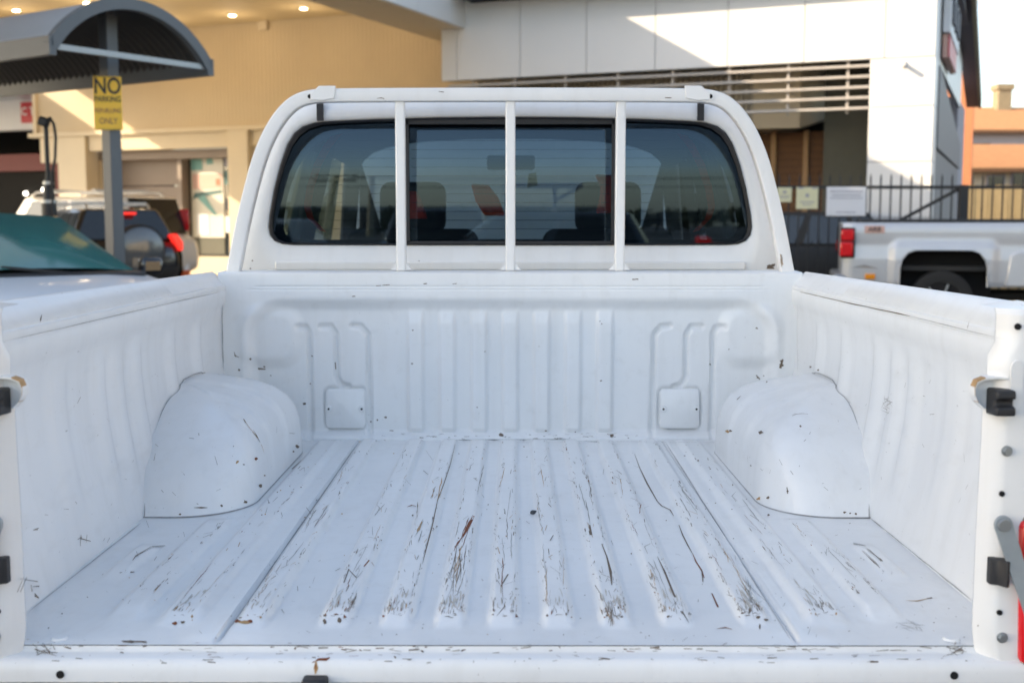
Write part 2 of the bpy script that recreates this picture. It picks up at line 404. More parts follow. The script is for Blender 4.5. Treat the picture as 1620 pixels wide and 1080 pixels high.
for z0, z1, m in ((2.8, 3.1, 'greyink'), (2.35, 2.7, 'tealdark'), (1.7, 2.0, 'ink'), (1.15, 1.55, 'signwhite')):
    MB().span((-16.980, WY+.55+.22, z0), (-16.820, WY+.55+.245, z1)).build('notice', m, bld)
MB().span((-20.62, WY+.36, 3.0), (-16.2, WY+.9, 3.22)).build('door_head', 'taupe', bld)
MB().span((-20.75, WY+.36, 0), (-20.62, WY+.9, 3.22)).build('door_reveal', 'creamlight', bld)
# canopy: beams, ceiling, fascia panels, roof, columns
CL, CR, CF, CB = -21.7, -8.7, -34.0, WY
can = MB().span((CL, CF, 6.12), (CR-.12, CB, 6.3)).build('canopy', 'ceiling', bld)
MB().span((CR-1.25, CF, 5.19), (CR-.10, -.02, 6.12)).build('edge_beam', 'creamlight', can, bevel=.01)
MB().span((CR-1.25, -.02, 5.19), (-9.26, CB-.01, 6.12)).build('edge_beam', 'creamlight', can)
MB().span((CL, CF, 5.19), (CL+1.2, CB-.01, 6.12)).build('edge_beam', 'creamlight', can, bevel=.01)
MB().span((CL+1.2, -7.2, 5.75), (CR-1.25, -6.6, 6.12)).build('cross_beam', 'creamlight', can)
ys = [0.0, -.6]+[-2.0-1.4*k for k in range(23)]
for a, b in zip(ys, ys[1:]):
    top = 7.05 if b > -7.1 else 6.35 if b > -9.5 else 8.6  # raised parapet added, unseen, to shade the truck; low step lets sun through
    MB().span((CR-.10, b+.006, 5.19), (CR, a-.006, top)).build('canopy_panel', 'panelwhite', can, bevel=.004)
MB().span((CL, CF, 6.3), (CR-.12, -9.4, 6.36)).build('canopy_roof', 'panelwhite', can)
MB().span((CL, -9.4, 6.3), (CR-.12, -7.2, 6.33)).span((CL, -7.2, 6.3), (CR-.12, CB, 7.0)).build('canopy_roof', 'panelwhite', can)
for (x, y) in ((-20.9, -15), (-9.4, -17), (-20.9, -32), (-9.6, -33)):
    MB().cyl((x, y, 0), (x, y, 5.2), .16, n=20).build('canopy_column', 'creamlight', can, smooth=40)
MB().span((-15.3, CB-.06, 5.92), (-15.05, CB+.01, 6.12)).build('junction_box', 'creamlight', can)
for (x, y) in ((-19.24, -1.05), (-17.13, -1.14), (-17.07, 1.21), (-15.22, 1.36), (-13.24, 1.25), (-15.0, -1.2), (-11.4, 1.2), (-14.5, -5), (-18, -5)):
    dl = MB().cyl((x, y, 6.085), (x, y, 6.119), .10, n=16).build('downlight', 'plastic', can)
    MB().cyl((x, y, 6.07), (x, y, 6.084), .075, n=16).build('bulb', 'lamp', dl)
    ld = bpy.data.lights.new('downlight_lamp', 'POINT'); ld.energy = 6; ld.color = (1, .77, .50); ld.shadow_soft_size = .12
    lo = bpy.data.objects.new('downlight_lamp', ld); COL.objects.link(lo); lo.parent = bld; lo.location = (x, y, 5.55)
MB().span((-22.6, WY-1.6, 0), (-9.3, WY-.2, .13)).build('kerb', 'concrete', bld, bevel=.02)
# camera on the column
sc = thing('security_camera', 'small white bullet security camera on the sunlit white column', 'camera', (7.06+math.cos(FA)*-.50, 20.0+math.sin(FA)*-.50, 4.08), FA)
MB().cyl((0, -.02, .0), (.0, -.24, -.035), .035, .04, 14).build('camera_body', 'plastic', sc, smooth=40)
MB().span((-.035, -.03, -.05), (.035, .0, .05)).build('mount', 'plastic', sc)
# flank sign: white box with a red edge
fs = thing('flank_sign', 'white sign box with a red edge seen side-on on the showroom flank', 'sign', (7.06, 20.0, 0), FA)
MB().span((.03, 1.2, 4.75), (.16, 4.4, 5.6)).build('sign_box', 'signwhite', fs, bevel=.01)
MB().span((.03, 1.3, 4.32), (.12, 3.9, 4.72)).build('lower_box', 'pink', fs, bevel=.01)
MB().span((.121, 1.3, 4.34), (.15, 3.9, 4.70)).build('red_edge', 'redsign', fs)
for k in range(3): MB().span((.161, 1.5+k*.9, 4.95), (.20, 2.05+k*.9, 5.45)).build('raised_letter', 'eave', fs)

# ------------------------------------------------------------------ red shop at the far left
rs = thing('red_shop', 'dark shopfront with red framing and a white fascia left of the showroom', 'building', (7.06, 20.0, 0), FA)
MB().span((-34, 3.6, 3.95), (-22.55, 4.0, 4.75)).build('fascia', 'signwhite', rs)
MB().span((-40, -1.2, 4.75), (-22.55, 6, 5.0)).build('awning', 'shelterside', rs)  # front stretched out of view to keep sun off the shopfront
MB().span((-34, 4.2, 5.0), (-22.6, 8, 5.7)).build('upper_wall', 'greyside', rs)
MB().span((-34, 4.0, 0), (-22.55, 4.05, .02)).build('threshold', 'concrete', rs)
MB().span((-34, 8, 0), (-22.55, 8.2, 5)).build('back_wall', 'dark', rs)
MB().span((-34, 5.2, 2.9), (-23.2, 5.4, 3.4)).build('red_frame', 'redpaint', rs)
MB().span((-24.4, 5.2, 0), (-23.6, 5.4, 2.9)).build('red_frame', 'redpaint', rs)
MB().span((-34, 5.45, 0), (-23.2, 5.5, 3.0)).build('window', 'dark', rs)
MB().span((-40, -1.2, 0), (-39.8, 6, 4.74)).build('side_wall', 'greyside', rs)
MB().span((-22.9, 4.3, 0), (-22.56, 8, 4.74)).build('party_wall', 'dark', rs)
for x, z in ((-25.0, 2.35), (-25.7, 2.25), (-25.2, 1.7)):
    MB().cyl((x, 5.30, z), (x, 5.36, z), .06, n=12).build('spotlight', 'lampcool', rs)
sg = MB().span((-23.95, 3.56, 4.12), (-23.3, 3.598, 4.68)).build('red_sign', 'redsign', rs)
text('lettering', 'C Te', .30, 'signwhite', sg, Matrix.Translation((-23.62, 3.555, 4.42)) @ Matrix.Rotation(R(90), 4, 'X'))

# ------------------------------------------------------------------ building beyond on the right, with its long dark gutter
nb = thing('brick_gable', 'orange brick end wall with cream top and long dark gutter beside the showroom', 'building', (7.06, 20.0, 0), FA)
MB().span((-1.6, 22, 0), (-.10, 22.6, 7.0)).build('brick_wall', 'orangebrick', nb)
MB().span((-1.6, 22.02, 7.0), (-.12, 22.6, 10.5)).build('upper_wall', 'housewall', nb)
MB().beam((.19, 4.2, 6.05), (.03, 17, 4.98), .34, .32).build('gutter', 'eave', nb)
MB().beam((.40, 4.2, 6.02), (.24, 17, 4.95), .08, .33).build('barge_board', 'chimney', nb)

# ------------------------------------------------------------------ houses far right
def house(name, label, x0, x1, y0, y1, ze, zr, hip, wins, wallm):
    cx = (x0+x1)/2
    h = thing(name, label, 'house', (cx, y0, 0))
    MB().span((x0, y0, 0), (x1, y1, ze)).build('wall', wallm, h, world=True)
    ov = .5; ym = (y0+y1)/2
    a = [(x0-ov, y0-ov, ze), (x1+ov, y0-ov, ze), (x1+ov, y1+ov, ze), (x0-ov, y1+ov, ze), (x0+hip, ym, zr), (x1-hip, ym, zr)]
    rf = MB().add(a, [(0, 1, 5, 4), (1, 2, 5), (2, 3, 4, 5), (3, 0, 4), (0, 3, 2, 1)]).build('roof', 'terracotta', h, world=True)
    mb = MB(); n = 26
    for i in range(n):                                              # tile courses as shallow steps
        t = i/n
        ya, za = y0-ov+(ym-y0+ov)*t, ze+(zr-ze)*t
        xa, xb = x0-ov+(hip+ov)*t, x1+ov-(hip+ov)*t
        mb.box(((xa+xb)/2, ya, za+.03), (xb-xa, .10, .05))
    mb.build('tile_courses', 'terracotta', rf, world=True, kind='stuff')
    MB().span((x0-ov, y0-ov-.1, ze-.12), (x1+ov, y0-ov, ze+.02)).build('gutter', 'brownwood', h, world=True)
    for (wx, wz, ww, wh) in wins:
        w = MB().span((wx-ww/2, y0-.06, wz-wh/2), (wx+ww/2, y0-.003, wz+wh/2)).build('window', 'housegrey', h, world=True, bevel=.01)
        MB().span((wx-ww/2+.06, y0-.075, wz-wh/2+.06), (wx+ww/2-.06, y0-.062, wz+wh/2-.06)).build('pane', 'carglass', w, world=True)
    return h, rf
h1, r1 = house('terracotta_house', 'low cream house with orange tiled roof just beyond the timber fence', 16.0, 34, 44, 52, 3.35, 4.5, .3,
      [(17.9, 2.85, .7, .6), (19.0, 2.9, 1.1, .7), (20.2, 2.85, .8, .6), (22.4, 2.85, .9, .6)], 'housewall')
h2, r2 = house('terracotta_house', 'taller house behind with orange hipped roof and a stone chimney', 18.5, 42, 60, 70, 5.95, 7.6, 3.5,
      [(23, 5.0, 2.2, .8), (27.5, 5.0, 2.2, .8)], 'housegrey')
ch = MB().span((26.0, 64.0, 6.5), (26.75, 64.8, 8.45)).span((25.9, 63.9, 8.45), (26.85, 64.9, 8.75)).build('chimney', 'chimney', r2, world=True, bevel=.02)

yb = thing('bounce_building', 'pale rendered building added unseen on the right to bounce sunlight into the tray', 'building', (15, -4, 0))
MB().span((14, -18, 0), (24, 7, 5.5)).build('wall', 'housewall', yb, world=True)  # added out of view; its pale wall throws sunlight onto the tray
MB().span((13.7, -18.3, 5.5), (24.3, 7.3, 5.8)).build('roof', 'greyside', yb, world=True)
for k in range(4): MB().span((13.96, -15+k*5.4, 1.2), (13.995, -12.6+k*5.4, 2.8)).build('window', 'carglass', yb, world=True)
# ------------------------------------------------------------------ timber fence and steel picket fence
tf = thing('timber_fence', 'sunlit pale timber paling fence beyond the steel gate', 'fence', (12, 19.3, 0))
pal = None
for k in range(60):
    x = 7.32+k*.112; hgt = 2.02+rnd.uniform(-.015, .015)
    MB().span((x, 19.3+rnd.uniform(0, .012), 0), (x+.105, 19.325, hgt)).build('paling', 'paling', tf, world=True)
for z in (.5, 1.6): MB().span((7.3, 19.33, z), (14.1, 19.38, z+.09)).build('rail', 'paling', tf, world=True)

FY = 18.0
sf = thing('steel_fence', 'black steel picket fence with pointed bars between silver truck and showroom', 'fence', (6, FY, 0))
for z in (.25, 1.93): MB().span((2.9, FY-.02, z), (12.0, FY+.02, z+.05)).build('rail', 'black', sf, world=True)
pk = None
k = 0; x = 2.95
while x < 12:
    if not (6.72 < x < 6.98):
        MB().span((x-.011, FY-.035, .12), (x+.011, FY-.021, 2.10)).add([(x-.011, FY-.035, 2.10), (x+.011, FY-.035, 2.10), (x+.011, FY-.021, 2.10), (x-.011, FY-.021, 2.10), (x, FY-.028, 2.17)],
            [(0, 1, 4), (1, 2, 4), (2, 3, 4), (3, 0, 4)]).build('picket', 'black', sf, world=True)
    x += .155
MB().span((6.79, FY-.06, 0), (6.92, FY+.06, 1.99)).build('gate_post', 'black', sf, world=True, bevel=.006)
MB().span((2.85, FY-.04, 0), (2.93, FY+.04, 1.99)).build('gate_post', 'black', sf, world=True, bevel=.006)
MB().beam((6.78, FY+.035, 1.92), (5.3, FY+.035, 1.12), .03, .05).build('brace', 'black', sf, world=True)
def fence_sign(name, label, cx, cz, w, h, m, lines, tilt=0):
    s = thing(name, label, 'sign', (cx, FY-.045, cz), 0, 'signs on the steel fence')
    s.rotation_euler = (0, tilt, 0)
    MB().span((-w/2, -.006, -h/2), (w/2, .006, h/2)).build('board', m, s, bevel=.003)
    mb = MB()
    for (x, z, ww, hh) in lines: mb.span((x-ww/2, -.0095, z-hh/2), (x+ww/2, -.0065, z+hh/2))
    mb.build('print', 'greyink', s)
    return s
fence_sign('notice_sign', 'large white notice board on the steel fence above the tail lamp', 5.06, 1.74, .60, .44, 'signwhite',
   [(0, .15, .50, .014), (0, .095, .44, .014), (0, .05, .50, .012), (0, -.165, .30, .014)])
MB().span((4.75, FY-.036, 1.50), (5.38, FY-.022, 1.97)).build('sign_frame', 'black', sf, world=True)
fence_sign('notice_sign', 'middle cream notice with dark top strip on the steel fence', 4.465, 1.79, .33, .33, 'signcream',
   [(-.10, .15, .08, .02), (.11, .15, .08, .02), (0, .04, .05, .05), (0, -.06, .22, .015), (0, -.10, .14, .012)])
fence_sign('notice_sign', 'smallest cream notice at the left end of the steel fence', 4.12, 1.84, .215, .22, 'signcream',
   [(0, .04, .05, .04), (0, -.02, .16, .012), (0, -.05, .12, .01)])

# ------------------------------------------------------------------ vehicles
def wheel(par, x, y, r, w, side):
    t = MB(); n = 32; prof = [(.62, -w/2+.02), (.9, -w/2), (1, -w/2+.03), (1, w/2-.03), (.9, w/2), (.62, w/2-.02)]
    rings = [[(x+o, y+r*q*math.cos(2*math.pi*i/n), r+r*q*math.sin(2*math.pi*i/n)) for (q, o) in prof] for i in range(n)]
    t.loft(rings+[rings[0]], False, True)
    ty = t.build('tyre', 'tyre', par, smooth=50)
    m = MB(); xo = x+side*(w/2-.03)
    m.cyl((x-side*w*.3, y, r), (xo, y, r), r*.62, r*.60, 24).build('rim', 'hole', ty)
    sp = MB()
    for i in range(6):
        a = i*math.pi/3+.2; sp.beam((xo+side*.006, y+.05*math.cos(a), r+.05*math.sin(a)), (xo+side*.006, y+r*.6*math.cos(a), r+r*.6*math.sin(a)), .05, .02)
    sp.cyl((xo-.01, y, r), (xo+side*.02, y, r), .07, n=12).build('spokes', 'rim', ty)
def sect(y, zb, zt, w, wt=.88):
    h = zt-zb
    half = [(w*.80, zb), (w*.95, zb+.08*h), (w, zb+.30*h), (w*.995, zb+.62*h), (w*.965, zb+.80*h), (w*.93, zb+.91*h), (w*wt, zb+.985*h), (w*.5, zt+.012)]
    return [(a, y, b) for a, b in half]+[(-a, y, b) for a, b in reversed(half)]
def frustum(b, t, zb, zt, crown=.03):
    """cab: b/t = (half width, y front, y rear) at belt and at roof"""
    (wb, fb, rb), (wt, ft, rt) = b, t
    vs = [(-wb, rb, zb), (wb, rb, zb), (wb, fb, zb), (-wb, fb, zb), (-wt, rt, zt), (wt, rt, zt), (wt, ft, zt), (-wt, ft, zt)]
    return MB().add(vs, [(0, 1, 5, 4), (1, 2, 6, 5), (2, 3, 7, 6), (3, 0, 4, 7), (4, 5, 6, 7), (3, 2, 1, 0)])
def pane(par, a, b, c, d, m, ins=.06, off=.008, name='window'):
    a, b, c, d = map(Vector, (a, b, c, d)); ctr = (a+b+c+d)/4
    nrm = (b-a).cross(d-a).normalized()
    q = [p+(ctr-p)*ins*1.0 for p in (a, b, c, d)]
    o = [p+nrm*off for p in q]; i = [p-nrm*.004 for p in q]
    return MB().add(o+i, [(0, 1, 2, 3), (7, 6, 5, 4), (0, 4, 5, 1), (1, 5, 6, 2), (2, 6, 7, 3), (3, 7, 4, 0)]).build(name, m, par, bevel=.02)
def car(name, label, cat, loc, rz, paint, L=4.6, W=1.82, H=1.47, hood=.98, belt=1.0, rear=1.0, cab=(1.05, -1.55, .35, -1.25), zb=.30, wr=.33,
        front=1.15, glassm='carglass', lit=False, group=None, suv=False, screen=None, wts=.84, cabpaint=None, tlz=None, tlh=None, tlw=.22, tly=0):
    t = thing(name, label, cat, loc, rz, group); h = L/2; w = W/2
    cf, cr, rf, rr = cab
    body = MB().loft([sect(-h, zb+.22, rear*.78, w*.80), sect(-h+.05, zb+.08, rear*.90, w*.92), sect(-h+.28, zb, rear*.985, w*.985), sect(cr, zb, belt, w), sect(cf-.2, zb, belt, w),
        sect(cf+.1, zb, hood+.01, w), sect(h-.75, zb, hood*.97, w*.985), sect(h-.30, zb, hood*.90, w*.95), sect(h-.08, zb+.06, hood*.80, w*.85), sect(h, zb+.18, hood*.62, w*.72)]).build('body', paint, t, smooth=60)
    roof = frustum((w*.90, cf, cr), (w*wts*.86, rf, rr), belt-.03, H).build('cabin', cabpaint or paint, t, bevel=.07, seg=4)
    wb, wt = w*.90, w*wts*.86; zt = H; zbb = belt-.03
    g = MB(); ga, gb_ = Vector((0, cf, zbb+.03)), Vector((0, rf, zt)); gn = (gb_-ga).cross(Vector((-1, 0, 0))).normalized()
    if gn.y < 0: gn = -gn
    def scr(u, v):
        wv_ = (wb+(wt-wb)*v)*.93; return ga.lerp(gb_, .03+.90*v)+Vector((u*wv_, 0, 0))+gn*(.015+.075*(1-u*u)*(.5+.5*math.sin(math.pi*v)))
    g.grid(arange(-1, 1, .1), arange(0, 1, .1), scr).build('windscreen', screen or glassm, t, smooth=70)
    pane(t, (wb, cr, zbb), (wt, rr, zt), (-wt, rr, zt), (-wb, cr, zbb), glassm, .10, name='rear_window')
    for s in (1, -1):
        def P(f, up):
            yb, yt = cf+(cr-cf)*f, rf+(rr-rf)*f
            return (s*(wb+(wt-wb)*up), yb+(yt-yb)*up, zbb+(zt-zbb)*up)
        for f0, f1 in ((.10, .46), (.50, .80)) + (((.83, .97),) if suv else ()):
            q = [P(f0, .06), P(f1, .06), P(f1, .90), P(f0, .90)]
            if s > 0: q = q[::-1]
            pane(t, *q, glassm, .03, name='side_window')
        MB().box((s*(w+.08), cf-.25, belt+.05), (.18, .10, .13)).build('mirror', cabpaint or paint, t, bevel=.03)
        MB().box((s*w*.66, h-.20, hood*.74), (w*.42, .30, .13), (R(-25), 0, s*R(-22))).build('headlight', 'plastic', t, bevel=.03)
        if lit:
            MB().prism([(s*w*.74, 1.22), (s*w*.86, 1.24), (s*w*.965, 1.10), (s*w*.97, .97), (s*w*.90, .95), (s*w*.83, 1.06)], 'y', -h+.17, -h-.01).build('tail_light', 'red_lit', t, bevel=.02)
        else: MB().box((s*w*(.86-tly*.3), -h+.10+tly, tlz or rear*.80), (w*tlw, .22, tlh or (.34 if suv else .18)), (0, 0, s*R(12))).build('tail_light', 'red_lit' if lit else 'red_lens', t, bevel=.025)
        for y in (h-.88, -h+.95):
            MB().cyl((s*(w-.20), y, wr), (s*(w+.004), y, wr), wr+.06, n=28).build('wheel_arch', 'hole', t)
            wheel(t, s*(w-.11), y, wr, .22, s)
    MB().span((-.26, -h-.012, rear*.60), (.26, -h+.05, rear*.72)).build('number_plate', 'signwhite', t)
    MB().span((-w*.45, h-.06, hood*.45), (w*.45, h+.012, hood*.62)).build('grille', 'black', t, bevel=.01)
    return t

# white hatchback in front of the shelter
wc = car('white_car', 'white car with a teal-tinted windscreen parked left of the truck tray', 'car', (-3.95, 8.95, 0), R(180+40), 'carwhite', L=4.3, W=1.78, H=1.49, hood=1.05, belt=1.05,
   cab=(.85, -1.85, -.32, -1.45), screen='tealglass', glassm='carglass', cabpaint='carblack', wts=.80)
MB().box((0, .96, 1.06), (1.50, .17, .035), (R(-4), 0, 0)).build('wiper_cowl', 'black', wc, bevel=.01)
for s in (-.35, .30): MB().beam((s, 1.0, 1.062), (s+.55, .80, 1.125), .02, .02).build('wiper', 'black', wc)

# black four wheel drive with a spare wheel on its back door
dk = car('dark_suv', 'black four wheel drive with lit tail lamps and a spare wheel on its back door', 'suv', (-7.45, 20.66, 0), R(34), 'carblack', L=4.5, W=1.86, H=1.64, tlz=1.11, tlh=.30, tlw=.14, hood=1.10, belt=1.15, rear=1.18,
   cab=(1.0, -2.10, .45, -1.92), zb=.42, wr=.38, lit=True, suv=True, wts=.76)
sw = MB().cyl((.16, -2.20, .99), (.16, -2.44, .99), .40, n=36).build('spare_wheel', 'tyre', dk, bevel=.05)
MB().cyl((.16, -2.441, .99), (.16, -2.47, .99), .37, .31, 36).build('wheel_cover', 'cargrey', sw, bevel=.01, )
MB().span((.0, -2.48, .72), (.40, -2.455, .86)).build('plate', 'cargrey', sw)
MB().span((-.20, -2.08, 1.545), (.20, -2.0, 1.585)).build('brake_light', 'red_lit', dk, bevel=.01)
for x in (-.50, .50): MB().tube([(x, -1.8, 1.63), (x, -1.7, 1.71), (x, .3, 1.71), (x, .42, 1.63)], .02).build('roof_rail', 'rim', dk, smooth=60)
for y in (-1.2, -.3): MB().beam((-.62, y, 1.74), (.62, y, 1.74), .06, .03).build('roof_bar', 'plastic', dk)
# white four wheel drive seen behind it
wv = car('white_suv', 'cream white four wheel drive with roof bars partly hidden behind the black one', 'suv', (-8.64, 23.0, 0), R(68), 'carcream', L=4.7, W=1.9, H=1.90, tlz=1.46, tlh=.42, tlw=.055, tly=.20, hood=1.12, belt=1.18, rear=1.22,
   cab=(1.0, -2.12, .45, -1.92), zb=.42, wr=.39, suv=True, wts=.94)
for x in (-.62, .62): MB().tube([(x, -1.7, 1.90), (x, -1.6, 1.98), (x, .3, 1.98), (x, .42, 1.90)], .025).build('roof_rail', 'plastic', wv, smooth=60)
for y in (-1.2, -.2): MB().beam((-.75, y, 2.015), (.75, y, 2.015), .08, .035).build('roof_bar', 'plastic', wv)
# traffic cone
cn = thing('traffic_cone', 'orange traffic cone beside the white four wheel drive', 'cone', (-6.36, 22.6, .0))
MB().span((-.18, -.18, 0), (.18, .18, .03)).build('base', 'black', cn, bevel=.01)
MB().cyl((0, 0, .03), (0, 0, .95), .13, .05, 20).build('cone_body', 'cone', cn, smooth=40)
MB().cyl((0, 0, .50), (0, 0, .62), .099, .088, 20).build('band', 'conewhite', cn, smooth=40)
# dark car behind the picket fence
car('black_car', 'black car in the shade behind the steel picket fence', 'car', (4.6, 20.6, 0), R(75), 'chassis', L=4.4, H=1.6, belt=1.05, cab=(1.0, -1.9, .3, -1.5), suv=True, cabpaint='chassis')

# silver pickup on the right (front towards +x)
sp = thing('silver_pickup', 'silver pickup truck with red tail lamp parked beyond the right rail', 'pickup truck', (7.06, 15.83, 0), R(-104))
# local: y forward (world +x), x to the world -y side is +x (towards the camera)
hw = .98; tail = -2.56; zt = 1.425; zlow = .60
arc = []
ac, ah, az = -1.30, .54, 1.06
arch_pts = [(ac-ah-.05, zlow), (ac-ah+.00, .84), (ac-ah+.06, .98), (ac-ah+.14, az-.01), (ac-ah+.24, az+.02), (ac+ah-.26, az+.02), (ac+ah-.14, az), (ac+ah-.06, .97), (ac+ah, .82), (ac+ah+.04, zlow)]
for s in (1, -1):
    rows = []
    prof = [(.60, -.02), (.66, .0), (.80, .012), (.95, .02), (1.06, .008), (1.14, .0), (1.22, .012), (1.31, .016), (1.37, .008), (1.41, -.012), (1.425, -.03)]
    ysb = arange(tail, .20, .02)
    def sx(y, z):
        o = 0
        for (a, b), (c, d) in zip(prof, prof[1:]):
            if a <= z <= c: o = b+(d-b)*(z-a)/(c-a)
        dd = max(abs(y-ac)-ah, 0); dz = max(z-az, 0)
        fl = math.hypot(dd, dz); o += .045*(1-ss(.04, .16, fl))
        o -= .05*(1-ss(0, .18, y-tail))**2
        return s*(hw+o)
    m = MB()
    zs = sorted(set([round(.60+.02*q, 3) for q in range(25)]+[1.06, 1.08, 1.10, 1.13, 1.16, 1.20, 1.24, 1.28, 1.31, 1.34, 1.37, 1.39, 1.41, 1.425]))
    def inside(y, z): return abs(y-ac) < ah-(.14*max(0, (z-.86)/.20)**2) and z < az+.02
    vid = {}
    def vv(i, j):
        if (i, j) not in vid: vid[(i, j)] = len(m.v); m.v.append(Vector((sx(ysb[i], zs[j]), ysb[i], zs[j])))
        return vid[(i, j)]
    for i in range(len(ysb)-1):
        for j in range(len(zs)-1):
            if inside((ysb[i]+ysb[i+1])/2, (zs[j]+zs[j+1])/2): continue
            m.f.append((vv(i, j), vv(i+1, j), vv(i+1, j+1), vv(i, j+1)))
    bs = m.build('bed_side', 'carsilver', sp, smooth=60)
    MB().span((s*(hw-.16), tail+.22, zt-.03), (s*(hw-.028), .2, zt+.045)).build('rail_cap', 'black', bs, bevel=.008)
    # black wheel-arch lip and housing
    pts = [(s*(hw+.058), y, z) for y, z in ((ac-ah+.0, .60), (ac-ah, .84), (ac-ah+.03, .95), (ac-ah+.10, 1.04), (ac-ah+.2, 1.075), (ac+ah-.2, 1.075), (ac+ah-.10, 1.04), (ac+ah-.03, .95), (ac+ah, .84), (ac+ah, .60))]
    MB().tube(pts, .012, 6).build('arch_lip', 'carsilver', sp, smooth=60)
    MB().span((s*(hw-.45), ac-ah-.10, .35), (s*(hw-.35), ac+ah+.1, 1.2)).build('wheel_well', 'hole', sp)
    MB().span((s*(hw-.36), ac-ah-.03, 1.09), (s*(hw-.01), ac+ah+.03, 1.12)).build('wheel_well', 'hole', sp)
    wheel(sp, s*(hw-.15), ac, .40, .28, s); wheel(sp, s*(hw-.15), 2.35, .40, .28, s)
    tl = MB().box((s*(hw-.005), tail+.065, 1.16), (.13, .185, .40), (0, R(2)*s, 0)).build('tail_light', 'hole', sp, bevel=.02)
    MB().box((s*(hw+.01), tail+.06, 1.265), (.13, .165, .15), (0, R(2)*s, 0)).build('upper_lens', 'red_lens', tl, bevel=.02)
    MB().box((s*(hw+.012), tail+.05, 1.08), (.13, .165, .19), (0, R(2)*s, 0)).build('lower_lens', 'red_lens', tl, bevel=.02)
    MB().add([(s*(hw+.01), tail+.1, .83), (s*(hw+.05), tail+.28, .875), (s*(hw+.01), tail+.50, .82), (s*(hw+.01), tail+.28, .79)], [(0, 1, 2, 3)]).build('bumper_corner', 'carsilver', sp)
    MB().box((s*(hw+.02), tail+.36, .72), (.03, .13, .07)).build('side_marker', 'amber', sp, bevel=.01)
    # flare and side step ahead of the bed
    MB().prism([(-.50, 1.02), (-.40, 1.07), (2.0, 1.07), (2.0, .60), (-.55, .60)], 'x', s*(hw-.02), s*(hw+.045)).build('door_flare', 'carsilver', sp, bevel=.03)
    MB().span((s*(hw-.05), .25, .45), (s*(hw+.02), 1.6, .55)).build('side_step', 'rim', sp, bevel=.02)
MB().span((-hw+.08, tail, .72), (hw-.08, tail+.06, zt)).build('tailgate', 'carsilver', sp, bevel=.02)
MB().span((-hw+.1, tail+.05, .80), (hw-.1, .2, .86)).build('bed_floor', 'chassis', sp)
MB().span((-hw+.02, tail-.12, .50), (hw-.02, tail+.10, .74)).build('rear_bumper', 'rim', sp, bevel=.04)
MB().loft([sect(.205, .5, 1.32, hw), sect(1.9, .5, 1.32, hw), sect(2.1, .5, 1.30, hw), sect(3.0, .5, 1.25, hw*.97), sect(3.2, .62, 1.1, hw*.9)]).build('cab_body', 'carsilver', sp, smooth=60)
fr_ = frustum((hw*.92, 2.0, .25), (hw*.78, 1.2, .40), 1.30, 1.93).build('cab', 'carsilver', sp, bevel=.07, seg=4)
for s in (1, -1):
    q = [(s*.89, 1.9, 1.33), (s*.89, .35, 1.33), (s*.775, .48, 1.86), (s*.775, 1.15, 1.86)]
    pane(sp, *(q if s < 0 else q[::-1]), 'carglass', .04, .02, 'side_window')
pane(sp, (.88, .255, 1.33), (.755, .405, 1.90), (-.755, .405, 1.90), (-.88, .255, 1.33), 'carglass', .08, .01, 'rear_window')
pane(sp, (-.88, 1.99, 1.33), (-.755, 1.21, 1.90), (.755, 1.21, 1.90), (.88, 1.99, 1.33), 'carglass', .06, .01, 'windscreen')
for xx in (.3, -.3): MB().cyl((xx, -2.3, .45), (xx, 2.9, .45), .06).build('chassis_rail', 'chassis', sp)
MB().box((hw+.020, tail+.40, 1.335), (.016, .25, .095)).build('badge', 'pink', sp, bevel=.004)
text('badge_lettering', 'ARB', .088, 'ink', sp, Matrix.Translation((hw+.030, tail+.40, 1.335)) @ Matrix.Rotation(R(90), 4, 'Z') @ Matrix.Rotation(R(90), 4, 'X'), .001)

# ------------------------------------------------------------------ refuelling shelter, its sign, the hose stand
sh = thing('shelter', 'slate grey post with a curved corrugated roof at the refuelling bay', 'shelter', (-3.77, 11.1, 0))
Lp, Rp = Vector((-3.95, 10.15, 2.93)), Vector((-2.98, 11.60, 2.93))
ax = (Rp-Lp); span = ax.length; ax.normalize(); dv = Vector((-.831, .556, 0)); mid = (Lp+Rp)/2
rise = .47; rad = (span*span/4+rise*rise)/(2*rise); half = math.asin(span/2/rad)
def arcp(t, off=0):
    a = -half+2*half*t; return mid+ax*(rad+off)*math.sin(a)+Vector((0, 0, (rad+off)*math.cos(a)-rad+rise))
N = 28
def roofsheet(off, wave):
    m = MB(); rows = []
    for i in range(86):
        d = dv*(i*.05); o = off+wave*math.sin(i*math.pi)
        o = off+(wave if i % 2 else -wave)
        rows.append([arcp(k/N, o)+d for k in range(N+1)])
    return m.loft(rows, False, False)
roofsheet(.03, .0).build('roof_sheet', 'shelterside', sh, world=True, smooth=50)
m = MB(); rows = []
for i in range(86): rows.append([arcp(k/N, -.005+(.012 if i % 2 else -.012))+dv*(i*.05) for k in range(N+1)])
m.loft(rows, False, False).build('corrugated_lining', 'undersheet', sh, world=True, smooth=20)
for d in (0, 4.2):
    m = MB(); rings = []
    for k in range(N+1):
        p0, p1 = arcp(k/N, .045), arcp(k/N, -.055); dd = dv*d
        rings.append([p0+dd-dv*.05, p1+dd-dv*.05, p1+dd+dv*.03, p0+dd+dv*.03])
    m.loft(rings).build('arch_frame', 'shelter', sh, world=True, smooth=40)
for P_ in (Lp, Rp):
    MB().beam(P_+Vector((0, 0, .0))-dv*.05, P_+dv*4.25, .07, .16).build('eave_beam', 'shelter', sh, world=True)
MB().beam(Lp+Vector((0, 0, .0)), Rp, .04, .05).build('tie_bar', 'armgrey', sh, world=True)
rot = math.atan2(ax.y, ax.x)
